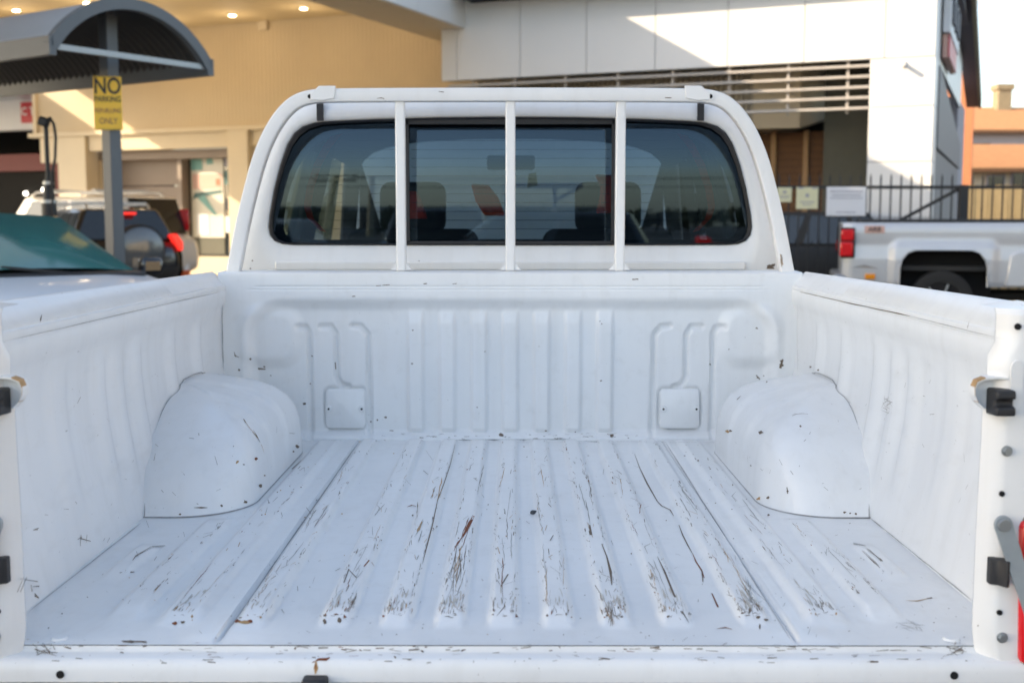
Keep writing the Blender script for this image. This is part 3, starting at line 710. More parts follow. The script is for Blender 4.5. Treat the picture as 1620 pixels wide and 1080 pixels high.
MB().box((-3.77, 11.1, 1.7), (.125, .125, 3.4), (0, 0, rot)).build('post', 'shelter', sh, world=True, bevel=.006)
MB().cyl((-3.77, 11.1, 3.30), (-3.77, 11.1, 3.46), .07, .04, 14).cyl((-3.77, 11.1, 3.46), (-3.77, 11.1, 3.50), .055, n=14).cyl((-3.77, 11.1, 3.50), (-3.77, 11.1, 4.2), .05, n=14).build('finial_post', 'shelter', sh, world=True, smooth=40)
ns = thing('no_parking_sign', 'yellow NO PARKING REFUELLING ONLY sign on the shelter post', 'sign', (-3.755, 10.995, 2.53), R(10))
MB().span((-.125, -.012, -.245), (.125, 0, .245)).build('plate', 'yellow', ns, bevel=.004)
def sgn(s, z, size, m, sx=1.):
    text('lettering', s, size, m, ns, Matrix.Translation((0, -.0125, z)) @ Matrix.Rotation(R(90), 4, 'X') @ Matrix.Diagonal((sx, 1, 1, 1)), .001)
sgn('NO', .150, .205, 'ink', .74); sgn('PARKING', .035, .072, 'ink', .78); sgn('REFUELLING', -.07, .058, 'inkfade', .72); sgn('ONLY', -.165, .075, 'inkfade', .8)
MB().span((-.112, -.0155, .236), (.112, -.0125, .239)).span((-.112, -.0155, -.239), (.112, -.0125, -.236)).build('border', 'ink', ns)

hs = thing('hose_stand', 'black refuelling hose stand with a looped hose behind the white car', 'hose stand', (-4.54, 11.5, 0))
MB().cyl((0, 0, 0), (0, 0, 1.62), .07, n=16).cyl((0, 0, 1.62), (0, 0, 1.85), .06, .035, 16).cyl((0, 0, 1.85), (0, 0, 2.35), .022, n=12).build('mast', 'black', hs, smooth=40)
MB().tube([(0, -.02, 2.34), (.0, -.02, 2.42), (.05, -.02, 2.44), (.085, -.02, 2.38), (.10, -.02, 2.25), (.085, -.02, 2.05), (.05, -.03, 1.9), (.05, -.05, 1.6), (.10, -.06, 1.2), (.08, -.05, .6)], .014).build('hose', 'rubber', hs, smooth=60)
MB().box((-.01, -.02, 2.40), (.10, .09, .09), (0, R(20), 0)).build('nozzle_holder', 'black', hs, bevel=.02)
for z in (1.62, 1.45, 1.80): MB().cyl((0, 0, z), (0, 0, z+.03), .078 if z < 1.7 else .05, n=16).build('collar', 'zinc', hs)

# ------------------------------------------------------------------ THE TRUCK
ute = thing('pickup_truck', 'white pickup truck with a scratched open tray and window guard in the foreground', 'pickup truck', (0, 3.4, 0))
FZ = .83; CY = 3.50
TR = []                                                             # sheets that take wear marks
def part(mb, name, m, par=None, **k):
    k.setdefault('world', True)
    return mb.build(name, m, par or ute, **k)
# --- tray floor
ribs = [(-.39, 1.755), (-.261, 1.76), (-.166, 1.76), (-.083, 1.76), (0, 1.76), (.085, 1.76), (.174, 1.76), (.268, 1.76), (.39, 1.765)]
FRONT = 3.275
def arch_in(y): return .55
def floor_h(x, y):
    h = 0
    for c, yr in ribs:
        if abs(x-c) < .06: h = max(h, (.0135*bump1(x, c, .0145, .0135))*ss(yr-.035, yr+.05, y)*(1-ss(3.22, 3.27, y)))
    for c in (-.503, .503):
        if abs(x-c) < .06: h = max(h, .0115*bump1(x, c, .020, .020)*ss(1.73, 1.80, y)*(1-ss(3.22, 3.27, y)))
    for c in (-.595, .60):
        if abs(x-c) < .06: h = max(h, .0105*bump1(x, c, .016, .018)*ss(1.75, 1.83, y)*(1-ss(2.35, 2.40, y)))
    for c in (-.682, .685):
        if abs(x-c) < .05: h = max(h, .008*bump1(x, c, .012, .014)*ss(1.98, 2.03, y)*(1-ss(2.16, 2.21, y)))
    for c in (-.4235, .436):
        d = abs(x-c)
        if d < .02: h -= .006*(1-ss(.001, .0045, d))*ss(1.665, 1.70, y)
        s_ = (x-c)*(-1 if c < 0 else 1)
        h += .004*ss(0, .006, s_)*(1-ss(.03, .07, s_))*ss(1.665, 1.70, y) if abs(s_) < .08 else 0
    h += .0012*math.sin(x*9+y*3.1)*math.sin(y*4.3+1)*ss(1.665, 1.75, y)
    return h
xsf = arange(-.765, .772, .0035); ysf = arange(1.664, 1.86, .008)+arange(1.866, 3.20, .022)+arange(3.205, FRONT, .01)
fl = MB().grid(xsf, ysf, lambda x, y: (x, y, FZ+floor_h(x, y))); TR.append(fl)
flo = part(fl, 'tray_floor', 'tray', smooth=60, fix=False)
# --- sill
prof = [(1.666, .828), (1.6625, .8215), (1.658, .8195), (1.643, .8190), (1.637, .8165), (1.634, .811), (1.632, .80), (1.632, .786), (1.640, .780), (1.70, .78)]
sx_ = arange(-.80, .80, .02)
sm = MB().loft([[(x, y, z) for x in sx_] for (y, z) in prof], False, False); TR.append(sm)
sill = part(sm, 'tail_sill', 'tray', smooth=50)
for x, r in ((-.640, .0058), (.652, .0058)):
    part(MB().cyl((x, 1.633, .7975), (x, 1.6305, .7975), r, n=18), 'hole', 'hole', sill)
bb = part(MB().box((-.270, 1.625, .780), (.036, .03, .034)), 'bump_stop', 'rubber', sill, bevel=.004)
part(MB().cyl((-.268, 1.608, .781), (-.268, 1.604, .781), .008, n=12), 'screw', 'zinc', sill)
# lowered tailgate below the sill
tg = part(MB().box((0, 1.30, .735), (1.38, .50, .06)), 'tailgate', 'tray_clean', bevel=.02)
# --- headboard
YH = 3.275
grooves = []
def px(u, v): return ((u-815)*.001784+.018, 1.306-(v-430)*.00178)
for pl in ([(470, 517), (482, 518), (487, 528), (488, 692)],
           [(506, 517), (522, 517), (530, 530), (530, 598), (536, 610), (548, 613)],
           [(556, 515), (570, 516), (581, 530), (583, 692)]):
    grooves.append([px(*q) for q in pl]); grooves.append([px(1617-q[0], q[1]) for q in pl])
def head_y(x, z):
    # proud top band, recess under it with rounded upper corners
    sd = rr_sdf(x, z, .004, .95, .745, .275, .11)
    d = .028*ss(.012, -.030, sd)
    # soft corner pads
    for c in (-.675, .683):
        s2 = rr_sdf(x, z, c, 1.125, .075, .075, .05); d -= .014*ss(.024, -.02, s2)
    if abs(x) < .36:
        for c in (-.265, -.175, -.085, .004, .093, .182, .272):
            d -= .012*bump1(x, c, .0165, .0095)*ss(1.215, 1.16, z)*ss(.845, .86, z)
    for g_ in grooves:
        if abs(x-g_[-1][0]) < .12:
            dm = min(seg_d(x, z, a, b) for a, b in zip(g_, g_[1:])); d += .0105*(1-ss(.003, .0095, dm))
    # panel between the grooves stands proud a little
    d += .0022*math.exp(-((z-1.266)/.0022)**2)*(1-ss(.70, .72, abs(x)))+.0018*math.exp(-((z-1.258)/.0018)**2)*(1-ss(.72, .74, abs(x)))
    # bottom flange
    d -= .030*ss(.853, .836, z)
    for c in (-.466, .487):
        s3 = rr_sdf(x, z, c, .917, .058, .058, .015); d += .006*math.exp(-(s3/.0045)**2) - .002*ss(.0, -.004, s3)
    d += .0015*math.sin(x*11+z*7)*math.sin(z*13)
    return YH+d
xsh = arange(-.815, .822, .0042)
zsh = arange(.828, 1.24, .0052)+arange(1.2445, 1.302, .0022)
hb = MB().grid(xsh, zsh, lambda x, z: (x, head_y(x, z), z))
n0 = len(xsh); top = [hb.v[(len(zsh)-1)*n0+i] for i in range(n0)]
hb.loft([top, [p+Vector((0, .004, .004)) for p in top], [p+Vector((0, .10, .006)) for p in top]], False, False); TR.append(hb)
hbo = part(hb, 'headboard', 'tray', smooth=60, fix=False)
for c in (-.466, .487):
    cv = MB(); n = 24; ring = []
    pts = []
    for qx, qz in ((1, 1), (-1, 1), (-1, -1), (1, -1)):
        a0 = {(1, 1): 0, (-1, 1): 90, (-1, -1): 180, (1, -1): 270}[(qx, qz)]
        for k in range(5):
            a = R(a0+k*22.5); pts.append((c+qx*(.056-.014)+.014*math.cos(a), .917+qz*(.056-.014)+.014*math.sin(a)))
    yb = YH+.026
    cv.loft([[(x, yb, z) for x, z in pts], [(x, yb-.004, z) for x, z in pts], [(c+(x-c)*.95, yb-.006, .917+(z-.917)*.95) for x, z in pts]])
    TR.append(cv); co = part(cv, 'access_cover', 'tray', hbo, smooth=40)
    for s in (-1, 1):
        part(MB().cyl((c+s*.047, yb-.005, .917), (c+s*.047, yb-.010, .917), .010, .0085, 14).cyl((c+s*.047, yb-.010, .917), (c+s*.047, yb-.011, .917), .004, n=8), 'screw', 'tray', hbo, smooth=40)
        part(MB().cyl((c+s*.047, yb-.0112, .917), (c+s*.047, yb-.0118, .917), .0032, n=8), 'screw_recess', 'hole', hbo)
# --- side walls and rails
sprof = [(.826, .762), (.90, .778), (.97, .793), (1.05, .806), (1.12, .812), (1.17, .811), (1.205, .804), (1.225, .797), (1.240, .795), (1.254, .7952), (1.2575, .7975), (1.261, .7957), (1.2745, .7965), (1.2785, .8000), (1.283, .7995), (1.31, .8185), (1.322, .8285), (1.327, .8375), (1.325, .850), (1.31, .866), (1.27, .885), (1.20, .90)]
def sp_x(z):
    for (a, b), (c, d) in zip(sprof, sprof[1:]):
        if a <= z <= c: return b+(d-b)*(z-a)/(c-a)
    return sprof[-1][1]
wribs = [2.09, 2.30, 2.41, 2.53, 2.79, 3.02]
zsw = arange(.826, 1.20, .012)+[q[0] for q in sprof if 1.2 < q[0] < 1.32]+[1.2, 1.2148]
zsw = sorted(set(round(z, 4) for z in zsw))
for s in (-1, 1):
    def wx(y, z):
        x = sp_x(z)
        if z < 1.22:
            for k, yc in enumerate(wribs):
                x -= (.0085 if k else .006)*bump1(y, yc, .010 if k else .02, .042)*ss(1.205, 1.15, z)*ss(.86, .98, z)
        x += .0018*math.sin(y*5+z*6)*math.sin(z*9+y)
        return x
    m = MB()
    yw = arange(1.66, 3.30, .012)
    rows = [[(s*wx(y, z), y, z) for y in yw] for z in zsw]
    rows += [[(s*x, y, z) for y in yw] for (z, x) in sprof if z >= 1.322 or x > .83]
    tops = [(1.322, .8285), (1.327, .8375), (1.325, .850), (1.31, .866), (1.27, .885), (1.20, .90), (1.05, .915), (.95, .915), (.80, .90), (.62, .87)]
    rows = [[(s*wx(y, z), y, z) for y in yw] for z in zsw if z <= 1.3105]+[[(s*x, y, z) for y in yw] for (z, x) in tops]
    def drop(v): return Vector((v.x, v.y, v.z-((.006+.014*(v.y-1.66)/1.64)*ss(1.262, 1.30, v.z) if abs(v.x) < .87 else 0)))
    m.loft([[drop(Vector(q)) for q in r] for r in rows], False, False); TR.append(m)
    wo_ = part(m, 'side_wall', 'tray', smooth=60)
    # outer wheel
    # --- wheel arch box
    def ring(z):
        pass
    am = MB(); rings = []
    PA = [(.831, .553, 2.405), (.90, .559, 2.430), (.945, .568, 2.462), (.972, .583, 2.492), (.994, .604, 2.525), (1.012, .635, 2.565), (1.026, .675, 2.610), (1.038, .72, 2.68), (1.047, .768, 2.76), (1.052, .818, 2.84)]
    PB = [(.831, .553), (.885, .553), (.930, .555), (.965, .564), (.993, .581), (1.015, .608), (1.031, .645), (1.044, .70), (1.053, .76), (1.055, .818)]
    def outl(A, B):
        (za, xa, y0), (zb, xb) = A, B
        y1 = 3.19-.40*(y0-2.405); x_w = .822; pts = [(x_w, y0, za)]
        r_ = min(max(.150-.9*(xa-.553), .05), (x_w-xa)*.9+.001); r2 = min(.11, (x_w-xb)*.9+.001)
        for k in range(1, 9): pts.append((x_w-(x_w-xa-r_)*k/8, y0, za))
        for k in range(1, 13):
            a = R(90*k/12); pts.append((xa+r_-r_*math.sin(a), y0+r_-r_*math.cos(a), za))
        ya, yb = y0+r_, y1-r2
        for k in range(1, 49):
            y = ya+(yb-ya)*k/48; w = .5*ss(2.715, 2.75, y)+.5*ss(2.875, 2.91, y)
            pts.append((xa+(xb-xa)*w, y, za+(zb-za)*w))
        for k in range(1, 11):
            a = R(90*k/10); pts.append((xb+r2-r2*math.cos(a), yb+r2*math.sin(a), zb))
        for k in range(1, 7): pts.append((xb+r2+(x_w-xb-r2)*k/6, y1, zb))
        out = []
        for (x, y, z) in pts:
            lean = .10*min(1, max(0, (x-.60)/.2))*min(1, max(0, (z-.83)/.16))*(1-ss(2.6, 2.9, y))
            out.append((s*x, y+lean, z))
        return out
    for (A, A2), (B, B2) in zip(zip(PA, PA[1:]), zip(PB, PB[1:])):
        for k in range(3): rings.append(outl(tuple(p+(q-p)*k/3 for p, q in zip(A, A2)), tuple(p+(q-p)*k/3 for p, q in zip(B, B2))))
    rings.append(outl(PA[-1], PB[-1]))
    am.loft(rings, False, False); TR.append(am)
    ao = part(am, 'wheel_arch', 'tray', smooth=70)
    bead = [(s*(wx(r[0][1], r[0][2])-.0028), r[0][1]-.001, r[0][2]) for r in rings]
    y_, z_ = bead[-1][1], bead[-1][2]; ye = rings[-1][-1][1]
    bead += [(s*(wx(y, z_)-.0028), y, z_+.004+.003*ss(2.7, 2.95, y)) for y in arange(y_+.02, ye-.01, .02)]
    bead += [(s*(wx(r[-1][1], r[-1][2])-.0028), r[-1][1]+.001, r[-1][2]) for r in rings[::-1]]
    part(MB().tube(bead, .0013, 6), 'seam_bead', 'seam', ao, smooth=60)
    part(MB().tube([(q[0], q[1], FZ+.0008) for q in rings[0][1:-2]], .0013, 6), 'floor_bead', 'seam', ao, smooth=60)
# under-body: rear wheels, rear chassis
for s in (-1, 1):
    wl = bpy.data.objects.new('rear_axle', None)
    COL.objects.remove if False else None
    tmp = MB()
def wheel_w(par, x, y, r, w, side):
    t = MB(); n = 32; pr = [(.62, -w/2+.02), (.9, -w/2), (1, -w/2+.03), (1, w/2-.03), (.9, w/2), (.62, w/2-.02)]
    rings = [[(x+o, y+r*q*math.cos(2*math.pi*i/n), r+r*q*math.sin(2*math.pi*i/n)) for (q, o) in pr] for i in range(n)]
    t.loft(rings+[rings[0]], False, True); ty = t.build('tyre', 'tyre', par, smooth=50, world=True)
    MB().cyl((x-w*.3, y, r), (x+side*(w/2-.04), y, r), r*.62, n=24).build('rim', 'rim', ty, world=True)
for s in (-1, 1):
    wheel_w(ute, s*.76, 2.80, .37, .24, s); wheel_w(ute, s*.76, 5.85, .37, .24, s)
part(MB().span((-.45, 1.75, .50), (-.35, 6.6, .62)).span((.35, 1.75, .50), (.45, 6.6, .62)).span((-.5, 1.75, .62), (.5, 3.3, .80)), 'chassis', 'chassis')
# --- tail posts
for s in (-1, 1):
    m = MB()
    # plan profile of the post: chamfered inner lip, rear face, outer corner
    plan = [(.800, 1.76), (.757, 1.715), (.712, 1.690), (.690, 1.672), (.688, 1.664), (.694, 1.655), (.7085, 1.641), (.716, 1.638), (.80, 1.638), (.90, 1.640), (.915, 1.655), (.92, 1.72)]
    zs_ = arange(.60, 1.318, .02)
    def pst(x, y, z):
        if x < .72:
            o = .008*ss(.86, .80, z)+.002*ss(1.0, 1.16, z)*(1-ss(1.19, 1.20, z))+.006*ss(1.195, 1.21, z)+.010*ss(1.262, 1.278, z)
            o += .016*ss(1.19, 1.20, z)*(1-ss(1.265, 1.30, z))*0
            return (s*(x+o), y, z)
        return (s*x, y, z)
    rows = [[pst(x, y, z) for (x, y) in plan] for z in zs_]
    m.loft(rows, False, False)
    # rounded top joining the rail
    last = rows[-1]; m.loft([last, [(p[0]*1.0, p[1]+.006, p[2]+.008) for p in last], [(p[0], p[1]+.06, p[2]+.009) for p in last]], False, False)
    TR.append(m); pp = part(m, 'tail_post', 'tray_clean', smooth=45)
    if s < 0: pp.location.x -= .013
    # striker plate, latch, rubber
    lx = .7
    # oval raised mount
    mm = MB(); pts = []
    for k in range(24):
        a = 2*math.pi*k/24; pts.append((s*(.722+.010*math.cos(a)), 1.176+.052*math.sin(a)+.045*(1 if math.sin(a) > 0 else -1)*0))
    ov = [(s*(.722+.011*math.cos(2*math.pi*k/24)), 1.165+.020*(1 if math.sin(2*math.pi*k/24) >= 0 else -1)+.022*math.sin(2*math.pi*k/24)) for k in range(24)]
    ov = [(s*(.7245+.0085*math.cos(2*math.pi*k/24)), 1.2185+.022*(1 if math.sin(2*math.pi*k/24) >= 0 else -1)+.014*math.sin(2*math.pi*k/24)) for k in range(24)]
    mm.loft([[(x, 1.638, z) for x, z in ov], [(x, 1.634, z) for x, z in ov]]); part(mm, 'striker_mount', 'tray_clean', pp, smooth=40)
    # half-round white striker plate reaching inwards
    hp = [(.716, 1.2262), (.700, 1.2275), (.684, 1.2265), (.673, 1.222), (.6695, 1.213), (.6705, 1.201), (.675, 1.192), (.684, 1.184), (.700, 1.178)]
    st = part(MB().prism([(s*x, z) for x, z in hp], 'y', 1.655, 1.661), 'striker_plate', 'tray_clean', pp, bevel=.002)
    edge = [(s*x, 1.650, z) for x, z in hp[:8]]
    part(MB().loft([[(x, 1.640, z), (x, 1.662, z), (x*(1-.003), 1.662, z+.003), (x*(1-.003), 1.640, z+.003)] for (x, _, z) in edge]), 'striker_lip', 'tray_clean', st, smooth=40)
    part(MB().loft([[(s*(x-.0012), 1.6395, z+.0016), (s*(x-.0012), 1.655, z+.0016), (s*(x-.002), 1.655, z+.0036), (s*(x-.002), 1.6395, z+.0036)] for x, z in hp[2:7]]), 'rust_edge', 'ochre', st)
    rb = MB()
    rb.prism([(1.616, 1.178), (1.616, 1.190), (1.626, 1.192), (1.626, 1.200), (1.616, 1.202), (1.618, 1.214), (1.655, 1.214), (1.655, 1.176)], 'x', s*.690, s*.718)
    part(rb, 'latch_block', 'rubber', pp, bevel=.003)
    # holes and bolts on the rear face
    for (x, z, r) in ((.724, 1.302, .0048), (.712, 1.063, .0042), (.716, .889, .0042)):
        part(MB().cyl((s*x, 1.639, z), (s*x, 1.6365, z), r, r*.95, 14), 'hole', 'hole', pp)
    for (x, z) in ((.716, 1.125), (.721, .852)):
        part(MB().cyl((s*x, 1.638, z), (s*x, 1.631, z), .0060, .0056, 6).cyl((s*x, 1.638, z), (s*x, 1.6360, z), .0078, n=16), 'bolt', 'zinc', pp)
    # rubber buffer
    part(MB().prism([(s*.6975, 1.645), (s*.720, 1.645), (s*.720, 1.618), (s*.715, 1.614), (s*.707, 1.628), (s*.6975, 1.632)], 'z', .932, .970), 'buffer', 'rubber', pp, bevel=.0015)
    # tail lamp
    tlm = part(MB().box((s*.7925, 1.655, .922), (.092, .05, .222), (0, R(-2)*s, 0)), 'tail_light', 'tailglass', pp, bevel=.008)
    part(MB().box((s*.7895, 1.650, .921), (.096, .05, .212), (0, R(-2)*s, 0)), 'lens', 'red_lens', tlm, bevel=.010)
    # stay arm
    a0, a1 = Vector((s*.711, 1.628, 1.021)), Vector((s*.711+s*.0465, 1.612, .875))
    d_ = (a1-a0).normalized(); nrm = Vector((d_.z*s, 0, -d_.x*s)).normalized()
    outl_ = []
    for k in range(9):
        a = R(180*k/8); outl_.append(a0+nrm*.0135*math.cos(a)-d_*.0135*math.sin(a))
    arm = [p for p in outl_]+[a1-nrm*.0095, a1+nrm*.0095]
    part(MB().loft([[p for p in arm], [p+Vector((0, -.004, 0)) for p in arm]]), 'stay_arm', 'armgrey', pp, bevel=.001)
    part(MB().cyl(a0+Vector((0, -.004, 0)), a0+Vector((0, -.009, 0)), .0095, .0085, 16).cyl(a0+Vector((0, .012, 0)), a0, .006, n=10), 'pivot_bolt', 'zinc', pp, smooth=40)
# --- floor corner plugs
for x in (-.662, .668):
    part(MB().cyl((x, 1.690, FZ), (x, 1.690, FZ+.003), .013, .011, 18), 'floor_plug', 'tray', flo, smooth=40)
# --- window guard
def gx(u, v): return ((u-815)*.0018+.018, 1.45-(v-349)*.0018)
left = [gx(369, 436), (gx(386, 356)), gx(400, 302), gx(415, 252), gx(430, 218), gx(444, 195), gx(458, 178), gx(474, 165), gx(494, 158), gx(520, 155.5)]
cxg = gx(807, 0)[0]
path = left+[(cxg, gx(807, 154.5)[1])]+[(2*cxg-x, z) for x, z in reversed(left)]
def smooth_path(p, it=2):
    for _ in range(it):
        q = [p[0]]
        for a, b in zip(p, p[1:]): q += [(a[0]*.75+b[0]*.25, a[1]*.75+b[1]*.25), (a[0]*.25+b[0]*.75, a[1]*.25+b[1]*.75)]
        q.append(p[-1]); p = q
    return p
path = smooth_path(path)
gm = MB(); rings = []
GY = 3.318
for i, (x, z) in enumerate(path):
    a, b = path[max(i-1, 0)], path[min(i+1, len(path)-1)]; t = Vector((b[0]-a[0], b[1]-a[1])).normalized(); n_ = Vector((-t.y, t.x))
    w = .0185; dp = .020; rr_ = .0045; sec = []
    for (qa, qb, a0) in ((1, 1, 0), (-1, 1, 90), (-1, -1, 180), (1, -1, 270)):
        for k in range(4):
            an = R(a0+k*30); u_ = qa*(w-rr_)+rr_*math.cos(an); y_ = qb*(dp-rr_)+rr_*math.sin(an); sec.append((x+n_.x*u_, GY+.012+y_, z+n_.y*u_))
    rings.append(sec)
gm.loft(rings); TR.append(gm)
gd = part(gm, 'window_guard', 'tray_clean', smooth=45)
for u in (635.5, 807.5, 979.5):
    x = gx(u, 0)[0]; bm_ = MB()
    bm_.box((x, GY+.014, 1.545), (.0275, .028, .475)); TR.append(bm_)
    part(bm_, 'guard_bar', 'tray_clean', gd, bevel=.005)
    for s in (-1, 1):                                               # weld fillets at the foot
        part(MB().add([(x+s*.0135, GY+.003, 1.311), (x+s*.030, GY+.003, 1.311), (x+s*.0135, GY+.003, 1.330), (x+s*.0135, GY+.026, 1.311), (x+s*.030, GY+.026, 1.311), (x+s*.0135, GY+.026, 1.330)],
            [(0, 1, 2), (3, 5, 4), (0, 3, 4, 1), (1, 4, 5, 2), (2, 5, 3, 0)]), 'weld_gusset', 'tray_clean', gd)
for s in (-1, 1):
    cx_ = cxg+s*.530
    pl = [(cxg+s*.475, 1.815), (cxg+s*.522, 1.817), (cxg+s*.524, 1.787), (cxg+s*.505, 1.7795), (cxg+s*.485, 1.783)] if 0 else [(cxg+s*.485, 1.8225), (cxg+s*.532, 1.8225), (cxg+s*.556, 1.800), (cxg+s*.556, 1.784), (cxg+s*.520, 1.7825), (cxg+s*.489, 1.789)]
    part(MB().prism(pl, 'y', GY-.0125, GY-.0075), 'bracket_plate', 'tray_clean', gd, bevel=.0015)
    part(MB().cyl((cxg+s*.5575, GY-.0078, 1.7935), (cxg+s*.5575, GY-.0105, 1.7935), .0115, n=20), 'washer', 'tray_clean', gd, smooth=40)
    part(MB().cyl((cxg+s*.5575, GY-.0106, 1.7935), (cxg+s*.5575, GY-.0116, 1.7935), .0062, n=16), 'bolt_hole', 'hole', gd)
    part(MB().box((cxg+s*.5590, CY-.013, 1.772), (.019, .012, .060)), 'guard_strap', 'rubber', gd)
# --- cab back panel with window opening
def wnx(u, v): return ((u-815)*.00190+.018, 1.45-(v-349)*.00190)
wl_ = [(807, 386), (600, 386), (470, 385.5), (452, 384), (440, 379), (433, 370), (431, 358), (433, 340), (441, 300), (451, 264), (463, 232), (474, 215), (487, 205), (505, 199.5), (530, 197), (600, 194), (700, 191.5), (807, 190.5)]
wl2 = [wnx(*q) for q in wl_]; cxw = wnx(807, 0)[0]
win = wl2+[(2*cxw-x, z) for x, z in reversed(wl2[1:-1])]
def outer_pt(p):
    """match window outline to the cab outline"""
    x, z = p; dx = x-cxw
    return None
cab_half = [(0, 1.0), (-.40, 1.0), (-.70, 1.0), (-.79, 1.02), (-.825, 1.10), (-.838, 1.20), (-.84, 1.28), (-.832, 1.34), (-.800, 1.46), (-.760, 1.58), (-.715, 1.70), (-.680, 1.755), (-.640, 1.785), (-.585, 1.803), (-.51, 1.812), (-.38, 1.820), (-.19, 1.825), (0, 1.827)]
cab = [(cxw+x, z) for x, z in cab_half]+[(cxw-x, z) for x, z in reversed(cab_half[1:-1])]
lip = [(cxw+(x-cxw)*1.012, 1.56+(z-1.56)*1.03) for x, z in win]
def dense(p, n=3):
    q = []
    for a, b in zip(p, p[1:]+p[:1]):
        for k in range(n): q.append((a[0]+(b[0]-a[0])*k/n, a[1]+(b[1]-a[1])*k/n))
    return q
def ring3(p, y): return [(x, y, z) for x, z in p]
def lerp2(a, b, f): return [(p[0]+(q[0]-p[0])*f, p[1]+(q[1]-p[1])*f) for p, q in zip(a, b)]
cp_ = MB().loft([ring3(win, CY+.03), ring3(win, CY+.004), ring3(lip, CY-.004), ring3(lerp2(lip, cab, .22), CY-.010), ring3(lerp2(lip, cab, .6), CY-.004), ring3(lerp2(lip, cab, .9), CY+.008), ring3(cab, CY+.05)], False)
TR.append(cp_)
cb = part(cp_, 'cab_back', 'tray_clean', smooth=60)
part(MB().span((cxw-.70, CY-.022, 1.302), (cxw+.70, CY-.0115, 1.330)), 'back_rib', 'tray_clean', cb, bevel=.005)
# glass: black ceramic band, two fixed panes, sliding centre pane in a black frame
inn_ = [(807, 379), (600, 379), (475, 379), (462, 377), (453, 372), (449, 362), (450, 345), (454, 320), (461, 295), (471, 270), (487, 245), (505, 229), (528, 217), (555, 210), (590, 207), (640, 206), (700, 205), (807, 204.5)]
inn2 = [wnx(*q) for q in inn_]; inn = inn2+[(2*cxw-x, z) for x, z in reversed(inn2[1:-1])]
rubber_o = lip; 
part(MB().loft([ring3(lerp2(win, lip, .5), CY-.006), ring3(win, CY-.009), ring3(lerp2(win, inn, .18), CY+.000)], False), 'window_seal', 'rubber', cb, smooth=60)
def band(a, b, m, name, y):
    part(MB().loft([ring3(a, y), ring3(b, y)], False), name, m, cb)
gl_y = CY+.006
def clip_poly(p, xa, xb):
    def cl(poly, f, xk):
        out = []
        for a, b in zip(poly, poly[1:]+poly[:1]):
            ia, ib = f(a[0]), f(b[0])
            if ia: out.append(a)
            if ia != ib:
                t = (xk-a[0])/(b[0]-a[0]); out.append((xk, a[1]+(b[1]-a[1])*t))
        return out
    return cl(cl(p, lambda x: x >= xa, xa), lambda x: x <= xb, xb)
xl, xr = wnx(645, 0)[0], wnx(970, 0)[0]
TILT = R(0)
def tilt(y, z): return y+(z-1.38)*math.tan(TILT)+.40*max(0, z-1.585)**2       # the glass bows forward towards the roof
for (a, b, yy, nm) in ((-2, xl, gl_y, 'fixed_pane'), (xr, 2, gl_y, 'fixed_pane'), (xl, xr, gl_y+.014, 'sliding_pane')):
    pl = clip_poly(win, a, b)
    zlo, zhi = min(q[1] for q in pl)+1e-4, max(q[1] for q in pl)-1e-4; rws = []
    for k in range(49):
        z = zlo+(zhi-zlo)*k/48; xs_ = []
        for p_, q_ in zip(pl, pl[1:]+pl[:1]):
            if (p_[1] <= z) != (q_[1] <= z): xs_.append(p_[0]+(q_[0]-p_[0])*(z-p_[1])/(q_[1]-p_[1]))
        rws.append([(min(xs_), tilt(yy, z), z), (max(xs_), tilt(yy, z), z)])
    part(MB().loft(rws, False, False), nm, 'cabglass', cb, smooth=80)
part(MB().loft([[(x, tilt(gl_y+.022, z), z) for x, z in win], [(x, tilt(gl_y+.022, z), z) for x, z in inn]], False), 'ceramic_band', 'frit', cb)
fy0, fy1 = CY-.002, CY+.018
sf_ = MB()
for x in (xl, xr): sf_.span((x-.008, fy0, 1.385), (x+.008, fy1, 1.748))
sf_.span((xl, fy0, 1.733), (xr, fy1, 1.748)).span((xl, fy0, 1.380), (xr, fy1, 1.389))
part(sf_, 'slider_frame', 'rubber', cb)
dl_ = MB()
for k in range(11):
    z = 1.425+k*.0262
    hw_ = .60-.12*max(0, (k-7)/3)**2
    dl_.span((cxw-hw_, tilt(gl_y+.018, z), z-.0006), (xl-.01, tilt(gl_y+.018, z)+.001, z+.0006)); dl_.span((xl+.012, tilt(gl_y+.0245, z), z-.0006), (xr-.012, tilt(gl_y+.0245, z)+.001, z+.0006)); dl_.span((xr+.01, tilt(gl_y+.018, z), z-.0006), (cxw+hw_, tilt(gl_y+.018, z)+.001, z+.0006))
part(dl_, 'heater_lines', 'interior', cb)
